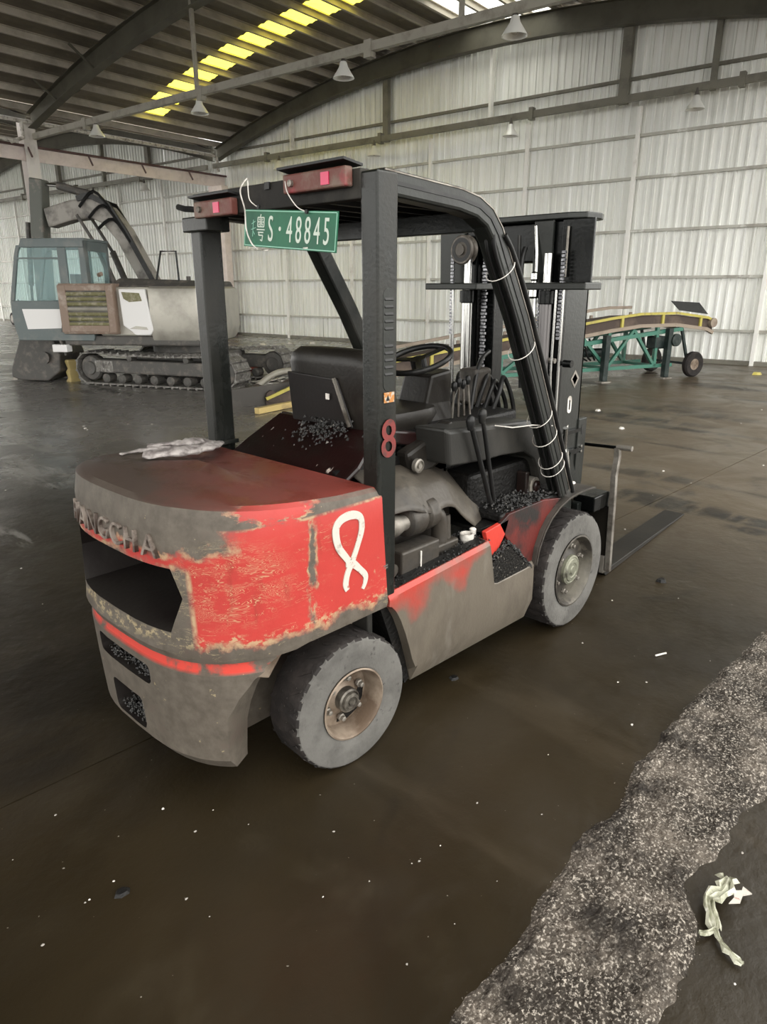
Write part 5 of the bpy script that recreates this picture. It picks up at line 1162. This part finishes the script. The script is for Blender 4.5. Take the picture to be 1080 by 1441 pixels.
# ================================================================= BELT CONVEYOR (behind the mast)
K0 = Vector((6.48, 5.95)); K1 = Vector((1.87, 14.93)); KD = (K1-K0).normalized(); KN = Vector((KD.y, -KD.x)); KL = (K1-K0).length
def KM():
    h = W(KD.x, KD.y, 0); n_ = W(KN.x, KN.y, 0); o = W(K0.x, K0.y, 0)
    return Matrix(((h.x, n_.x, 0, o.x), (h.y, n_.y, 0, o.y), (0, 0, 1, 0), (0, 0, 0, 1)))
KMx = KM(); side = 1 if (KMx.to_3x3() @ Vector((0, 1, 0))).dot(Vector(CAMP)-KMx.translation) > 0 else -1
CV = empty('belt_conveyor', KMx.translation, 'long belt conveyor on green truss frame with yellow side rail, behind the forklift mast', 'conveyor')
def kb(mb, name, m, parent=CV, **k): return mb.build(name, m, parent, M4=KMx, **k)
prof = [(0, .10), (.8, .40), (2.4, .62), (4.2, .86), (6.3, 1.14), (7.2, 1.26), (8.0, 1.34), (9.0, 1.345), (9.9, 1.24), (10.1, 1.16)]
def kz(x):
    for (a, za), (b, zb) in zip(prof, prof[1:]):
        if a <= x <= b: return za+(zb-za)*(x-a)/(b-a)
    return prof[-1][1]
NY = side*.0; FY = -side*.95
def kpath(y, dz, w1, w2, name, m, a=0, b=10.1, **k):
    xs_ = sorted(set([a, b]+[x for x, _ in prof if a < x < b])); return kb(MB().path([(x, y, kz(x)+dz) for x in xs_], w1, w2), name, m, **k)
kpath(NY, .0, .05, .05, 'side_rail', 'yellowrail'); kpath(FY, .10, .06, .06, 'side_rail', 'brownrail', 2.0, 8.6)
kpath(NY, -.24, .06, .07, 'lower_chord', 'brownrail', .5); kpath(FY, -.24, .06, .07, 'lower_chord', 'brownrail', .5)
xs_ = [x for x, _ in prof]
kb(MB().loft([[(x, FY*.97, kz(x)-.06), (x, NY+FY*.03, kz(x)-.06), (x, NY+FY*.03, kz(x)-.16), (x, FY*.97, kz(x)-.16)] for x in xs_]), 'belt', 'belt')
kb(MB().loft([[(x, NY+FY*.02, kz(x)-.03), (x, NY+FY*.025, kz(x)-.03), (x, NY+FY*.025, kz(x)-.22), (x, NY+FY*.02, kz(x)-.22)] for x in xs_]), 'belt_skirt', 'belt')
for k in range(9):
    x = .9+k*1.1
    for y in (NY, FY): kb(MB().box(x-.03, x+.03, y-.02, y+.02, kz(x)-.22, kz(x)), 'rail_post', 'yellowrail' if y == NY else 'brownrail')
kb(MB().box(7.0, 7.06, FY-.03, FY+.03, kz(7)-.1, kz(7)+.2), 'rail_post', 'brownrail')
kb(MB().tube([(10.05, FY, 1.13), (10.05, NY+side*.06, 1.13)], .10, 14), 'head_drum', 'brownrail', smooth=40)
kb(MB().tube([(.1, FY, .13), (.1, NY, .13)], .10, 14), 'tail_drum', 'belt', smooth=40)
# black chute plate at the head
kb(MB().loft([[(9.05, NY, 1.40), (9.9, NY, 1.31), (9.9, NY-side*.02, 1.31), (9.05, NY-side*.02, 1.40)], [(8.9, FY*.12, 1.59), (9.72, FY*.12, 1.55), (9.72, FY*.14, 1.55), (8.9, FY*.14, 1.59)]]), 'chute_plate', 'black')
# loading apron at the tail
def ray0(px_, py_):
    r = Vector((math.sin(YAW), -math.cos(YAW), 0)); u_ = r.cross(fw); d = fw + r*(px_-540)/FPX - u_*(py_-720.5)/FPX; t = -CAMP[2]/d.z
    return Vector(CAMP)+d*t
pA, pB = ray0(312, 577), ray0(420, 563); tA = pA+Vector((0, 0, .30)); tB = pB+Vector((0, 0, .33)); nd = (pB-pA).cross(Vector((0, 0, 1))).normalized()*.02
MB().loft([[pA+nd, pB+nd, pB-nd, pA-nd], [tA+nd, tB+nd, tB-nd, tA-nd]]).build('loading_apron', 'apron', CV)
# green truss
def gbar(a, b, w_=.07, name='truss_member', m='greenframe'): kb(MB().bar(a, b, w_, w_), name, m)
for y in (NY-side*.02, FY+side*.02):
    gbar((4.3, y, .25), (9.0, y, .27)); gbar((4.2, y, kz(4.2)-.3), (9.2, y, kz(9.2)-.3), .08)
    tops = [4.6, 5.9, 7.2, 8.5]
    for x in tops: gbar((x, y, .25), (x, y, kz(x)-.28))
    for a, b in zip(tops, tops[1:]):
        mid = (a+b)/2; gbar((a, y, .27), (mid, y, kz(mid)-.3), .06); gbar((mid, y, kz(mid)-.3), (b, y, .27), .06)
for x in (4.6, 5.9, 7.2, 8.5): gbar((x, NY, .27), (x, FY, .27), .06)
for x, y in ((7.05, NY+side*.10), (8.75, NY+side*.08), (4.8, FY)):
    kb(MB().box(x-.06, x+.06, y-.06, y+.06, .03, kz(x)-.3), 'support_leg', 'legdark', bevel=.01); kb(MB().box(x-.12, x+.12, y-.1, y+.1, 0, .03), 'leg_foot', 'steel')
for x, y in ((9.5, NY+side*.12), (9.5, FY-side*.12)):
    w1 = kb(MB().lathe([(.09, .05), (.24, .07), (.27, .04), (.27, -.04), (.24, -.07), (.09, -.05)], (x, y, .272), 'Y', 28), 'road_wheel', 'tread', smooth=40)
    kb(MB().lathe([(.02, .05), (.1, .04), (.12, .055), (.12, -.055), (.02, -.05)], (x, y, .272), 'Y', 16), 'wheel_rim', 'rim', w1)
    gbar((x-.05, y-side*.1, .27), (9.2, y-side*.14, kz(9.2)-.3), .05, 'wheel_strut', 'legdark')
gbar((9.5, NY+side*.12, .27), (9.5, FY-side*.12, .27), .05, 'axle', 'legdark')
kb(MB().box(8.45, 8.75, NY-side*.25, NY+side*.02, .62, .88), 'drive_motor', 'legdark', bevel=.03)
kb(MB().lathe([(.05, .04), (.13, .03), (.13, -.03), (.05, -.04)], (8.9, NY+side*.14, .80), 'Y', 16), 'belt_pulley', 'legdark')
kb(MB().tube([(6.1, FY*.5, .55), (7.6, FY*.5, .55)], .09, 10), 'hydraulic_ram', 'legdark')
for k in range(4): kb(MB().tube(smoothp([(6.6+.15*k, FY*.45, .85), (6.7+.15*k, FY*.4, .5), (6.9+.1*k, FY*.4, .4)], 4), .02, 6), 'cable', 'black')

# ================================================================= SMALL HAND CART far left
def cart(u, d, lab, n_):
    r = empty('hand_cart', W(u, d, 0), lab, 'cart')
    for k in range(n_):
        mb = MB(); c = W(u+k*1.1, d, .32); mb.tube([c+W(0, .05), c+W(0, -.05)], .32, 20); w_ = mb.build('cart_wheel', 'tread', r)
        MB().tube([c+W(0, .0), c+W(0, -.07)], .2, 14).build('wheel_disc', 'steel', w_)
    a = W(u, d, .4); MB().bar(a, W(u+1.1*(n_-1)+.01, d, .45), .06, .06).bar(W(u, d, .4), W(u+.3, d, 1.3), .05, .05).bar(W(u+.5, d, .45), W(u+.6, d, 1.0), .05, .05).build('cart_frame', 'black', r)
cart(35.2, 15.6, 'small two wheeled cart standing far left at the pale back wall', 2)

# ================================================================= SALT-LIKE SPILL STRIP (right)
SL = [(-2.4, -1.30), (-1.2, -1.42), (-.69, -1.46), (-.48, -1.47), (-.2, -1.47), (.01, -1.475), (.39, -1.50), (.76, -1.50), (1.08, -1.51), (1.49, -1.56), (2.28, -1.66), (3.2, -1.80), (4.2, -2.0)]
SR = [(-2.4, -1.95), (-1.2, -1.90), (-.35, -1.89), (-.2, -1.89), (.03, -1.89), (.15, -1.83), (.36, -1.86), (.59, -1.88), (.82, -1.93), (1.5, -1.99), (2.28, -2.10), (3.2, -2.16), (4.2, -2.15)]
def interp(T_, d):
    for (a, va), (b, vb) in zip(T_, T_[1:]):
        if a <= d <= b: return va+(vb-va)*(d-a)/(b-a)
    return T_[-1][1]
NS, NW = 560, 70
sp = MB(); SPT = []
def spf(s, t):
    d = -2.35+6.5*s; a = interp(SL, d); b = interp(SR, d)
    a += .045*noise.noise(Vector((d*4, 1, 0)))+.014*noise.noise(Vector((d*19, 2, 0))); b += .05*noise.noise(Vector((d*3.2, 5, 0)))+.014*noise.noise(Vector((d*17, 7, 0)))
    u_ = a+(b-a)*t; e = min(t, 1-t)*abs(b-a)
    h = .016*min(1, e/.05)**.7 + .016*noise.noise(Vector((u_*7, d*3.5, 2)))*min(1, e/.05) + .010*noise.noise(Vector((u_*38, d*38, 4)))*min(1, e/.03) + .005*noise.noise(Vector((u_*95, d*95, 9)))*min(1, e/.02)
    if t < .2: h += .012*math.exp(-((e-.045)/.02)**2)*(.6+noise.noise(Vector((d*6, 3, 3))))
    h = max(.0012 if e > .004 else -.004, h); p = W(u_, d, h); SPT.append(p); return p
sp.grid(spf, NS, NW)
rnd = random.Random(3); gp = []
for _ in range(17000):
    p = SPT[rnd.randrange(len(SPT))]; gp.append(p+Vector((rnd.uniform(-.012, .012), rnd.uniform(-.012, .012), .0005)))
grains(sp, gp, .0012, .0035)
tag(sp.build('gritty_residue_strip', 'spill', smooth=None), 'rough strip of pale gritty residue along the lower right of the floor', 'residue', kind='stuff')

# ================================================================= TRASH AND LITTER
mb = MB(); base = W(-1.95, 0, 0)
def film(pts, wd, seed, nm, m, parent=None):
    mb = MB(); P = smoothp(pts, 2); n = len(P); rings = []
    for i, p in enumerate(P):
        p = Vector(p); d = (Vector(P[min(i+1, n-1)])-Vector(P[max(i-1, 0)])).normalized(); s_ = d.cross(Vector((0, 0, 1))).normalized()
        w_ = wd*1.2*(.5+1.1*abs(noise.noise(Vector((i*.5, seed, 0)))))
        rings.append([p+s_*w_*(k/3-1)+Vector((0, 0, .012*noise.noise(Vector((i*.7, k*1.3, seed)))+.006+(.010 if k % 2 else 0))) for k in range(7)])
    mb.loft(rings, cap=False, close=False); return mb
def wp(px_, py_): return (px_, py_, .006)
fm = film([(.405, -1.885, .02), (.36, -1.90, .05), (.31, -1.90, .045), (.275, -1.875, .03), (.23, -1.90, .02), (.19, -1.925, .012)], .028, 1, 'w', 'white')
fm2 = film([(.19, -1.925, .01), (.155, -1.955, .01), (.14, -1.985, .008), (.13, -2.02, .008)], .011, 2, 'w', 'white')
fm3 = film([(.19, -1.925, .01), (.165, -1.915, .01), (.14, -1.895, .016)], .006, 3, 'w', 'white')
wr = empty('plastic_wrapper', (.25, -1.91, 0), 'torn clear plastic wrapper at the right edge of the pale residue strip', 'wrapper')
fm.build('wrapper_body', 'film', wr, solid=.0015); fm2.build('wrapper_tail', 'film', wr, solid=.0015); fm3.build('wrapper_tail', 'film', wr, solid=.0015)
MB().prism([(.335, -1.925), (.36, -1.95), (.30, -1.955), (.275, -1.93), (.31, -1.935)], lambda p, q, t: (p, q, t), .055, .058).build('wrapper_flap', 'whitepaint', wr)
MB().prism([(.41, -1.935), (.40, -1.965), (.365, -1.94)], lambda p, q, t: (p, q, t), .02, .024).build('wrapper_flap', 'whitepaint', wr)
def chip(x, y, sz, m, name, label, cat, group=None, sd=0):
    r_ = random.Random(sd); n = 6; a0 = r_.random()*6
    ring = [(x+math.cos(a0+k*2*PI/n)*sz*r_.uniform(.5, 1.1), y+math.sin(a0+k*2*PI/n)*sz*r_.uniform(.4, .9)) for k in range(n)]
    mb = MB(); mb.loft([[(a, b, 0) for a, b in ring], [(x+(a-x)*.7, y+(b-y)*.7, sz*.35) for a, b in ring]])
    return tag(mb.build(name, m), label, cat, group)
import itertools
LC = [(1.714, -1.133, .018), (7.46, 1.779, .05), (8.589, 2.698, .05)]
chip(7.46, 1.779, .06, 'white', 'litter_scrap', 'white scrap on the floor right of the forklift mast, nearer one', 'litter', sd=1)
chip(8.59, 2.70, .07, 'white', 'litter_scrap', 'white scrap on the floor below the conveyor leg', 'litter', sd=2)
mb = MB().tube([(1.68, -1.12, .008), (1.745, -1.15, .008)], .005, 6); tag(mb.build('cigarette_end', 'white'), 'thin white stub lying alone on the dark floor right of the front wheel', 'cigarette end')
chip(15.5, 2.37, .16, 'yellowrail', 'yellow_bag', 'crumpled yellow bag on the floor near the back wall at far right', 'bag', sd=3)
pos = [(820, 430), (1072, 577), (1043, 596), (934, 663), (919, 697), (973, 680), (1075, 655), (880, 745), (955, 842), (862, 845), (470, 1170), (275, 1170), (300, 1140), (580, 1215), (78, 1147), (230, 1138), (18, 1210), (120, 1270), (126, 1266), (262, 1265), (295, 1290), (455, 1262), (573, 1357), (590, 1212), (772, 1062), (763, 1146), (672, 1130), (890, 1020), (1000, 930), (920, 1400), (1035, 1385), (1045, 1200), (640, 1300), (870, 960), (910, 960), (118, 600), (123, 605), (180, 597), (214, 597), (120, 603), (350, 1160), (520, 1240), (160, 1240), (60, 1330), (700, 1240), (620, 1190), (820, 905), (30, 800), (60, 850), (8, 690)]
def ray0(px_, py_):
    r = Vector((math.sin(YAW), -math.cos(YAW), 0)); u_ = r.cross(fw); d = fw + r*(px_-540)/FPX - u_*(py_-720.5)/FPX; t = -CAMP[2]/d.z
    return Vector(CAMP)+d*t
for i, (a, b) in enumerate(pos):
    if b < 520: continue
    p = ray0(a, b); dist = (p-Vector(CAMP)).length
    chip(p.x, p.y, (.0018+.0006*(i % 4))*dist*.7, 'greychip' if i % 3 else 'white', 'litter_crumb', 'tiny pale crumb of litter lying on the bare floor', 'litter', 'tiny pale crumbs scattered over the floor', sd=i)
for i, (a, b, s_) in enumerate([(410, 484, 1), (370, 485, 1), (440, 484, 1.2), (515, 497, 1.2), (432, 491, .8), (312, 488, .8)]):
    p = ray0(a, b); chip(p.x, p.y, .16*s_, 'white', 'paper_scrap', 'flat white scrap on the floor before the corner of the back wall', 'litter', 'flat white scraps on the far floor', sd=50+i)
for (a, b, s_, m, lab) in ((640, 955, .035, 'black_dirt_shade', 'dark round oil clot on the floor under the side panel'), (930, 818, .05, 'black_dirt_shade', 'dark flat clot on the floor right of the front wheel'), (172, 1257, .030, 'black_dirt_shade', 'black clod on the floor at lower left')):
    p = ray0(a, b); chip(p.x, p.y, s_, m, 'dirt_clod', lab, 'dirt', sd=int(a))
# heap of metal scraps and red rag by the post
p = ray0(388, 546)
hp = empty('scrap_heap', (p.x, p.y, 0), 'heap of pale torn metal and plastic scraps beside the left guard post', 'scrap heap')
rn = random.Random(5)
for k in range(18):
    c = Vector((p.x+rn.uniform(-.25, .35), p.y+rn.uniform(-.45, .6), rn.uniform(.03, .12))); a = rn.uniform(0, PI)
    MB().obox(c, (math.cos(a)*rn.uniform(.08, .35), math.sin(a)*rn.uniform(.08, .35), rn.uniform(-.05, .05)), (-math.sin(a)*.08, math.cos(a)*.08, .01), (0, 0, .012)).build('scrap_piece', ('white', 'greychip', 'exsilver', 'track')[k % 4], hp)
q = ray0(345, 520); mb = MB(); mb.loft([[(q.x+math.cos(t)*r, q.y+math.sin(t)*r*1.8, z) for t in [k*2*PI/12 for k in range(12)]] for r, z in ((.26, 0), (.28, .06), (.2, .16), (.08, .2))])
tag(mb.build('red_rag', 'redpaint_text', smooth=60), 'small bunched red cloth beyond the scrap heap', 'rag')
a, b = ray0(362, 583), ray0(425, 570); mb = MB().bar((a.x, a.y, .05), (b.x, b.y, .05), .1, .09); tag(mb.build('timber_piece', 'timber', bevel=.005), 'yellowish timber lying on the floor left of the seat', 'timber')
a, b = ray0(356, 552), ray0(418, 545); mb = MB().tube(smoothp([(a.x, a.y, .04), ((a.x+b.x)/2, (a.y+b.y)/2, .30), (b.x, b.y, .33)], 6), .06, 8); tag(mb.build('grey_hose', 'tie', smooth=60), 'grey bent hose lying over the scrap heap', 'hose')
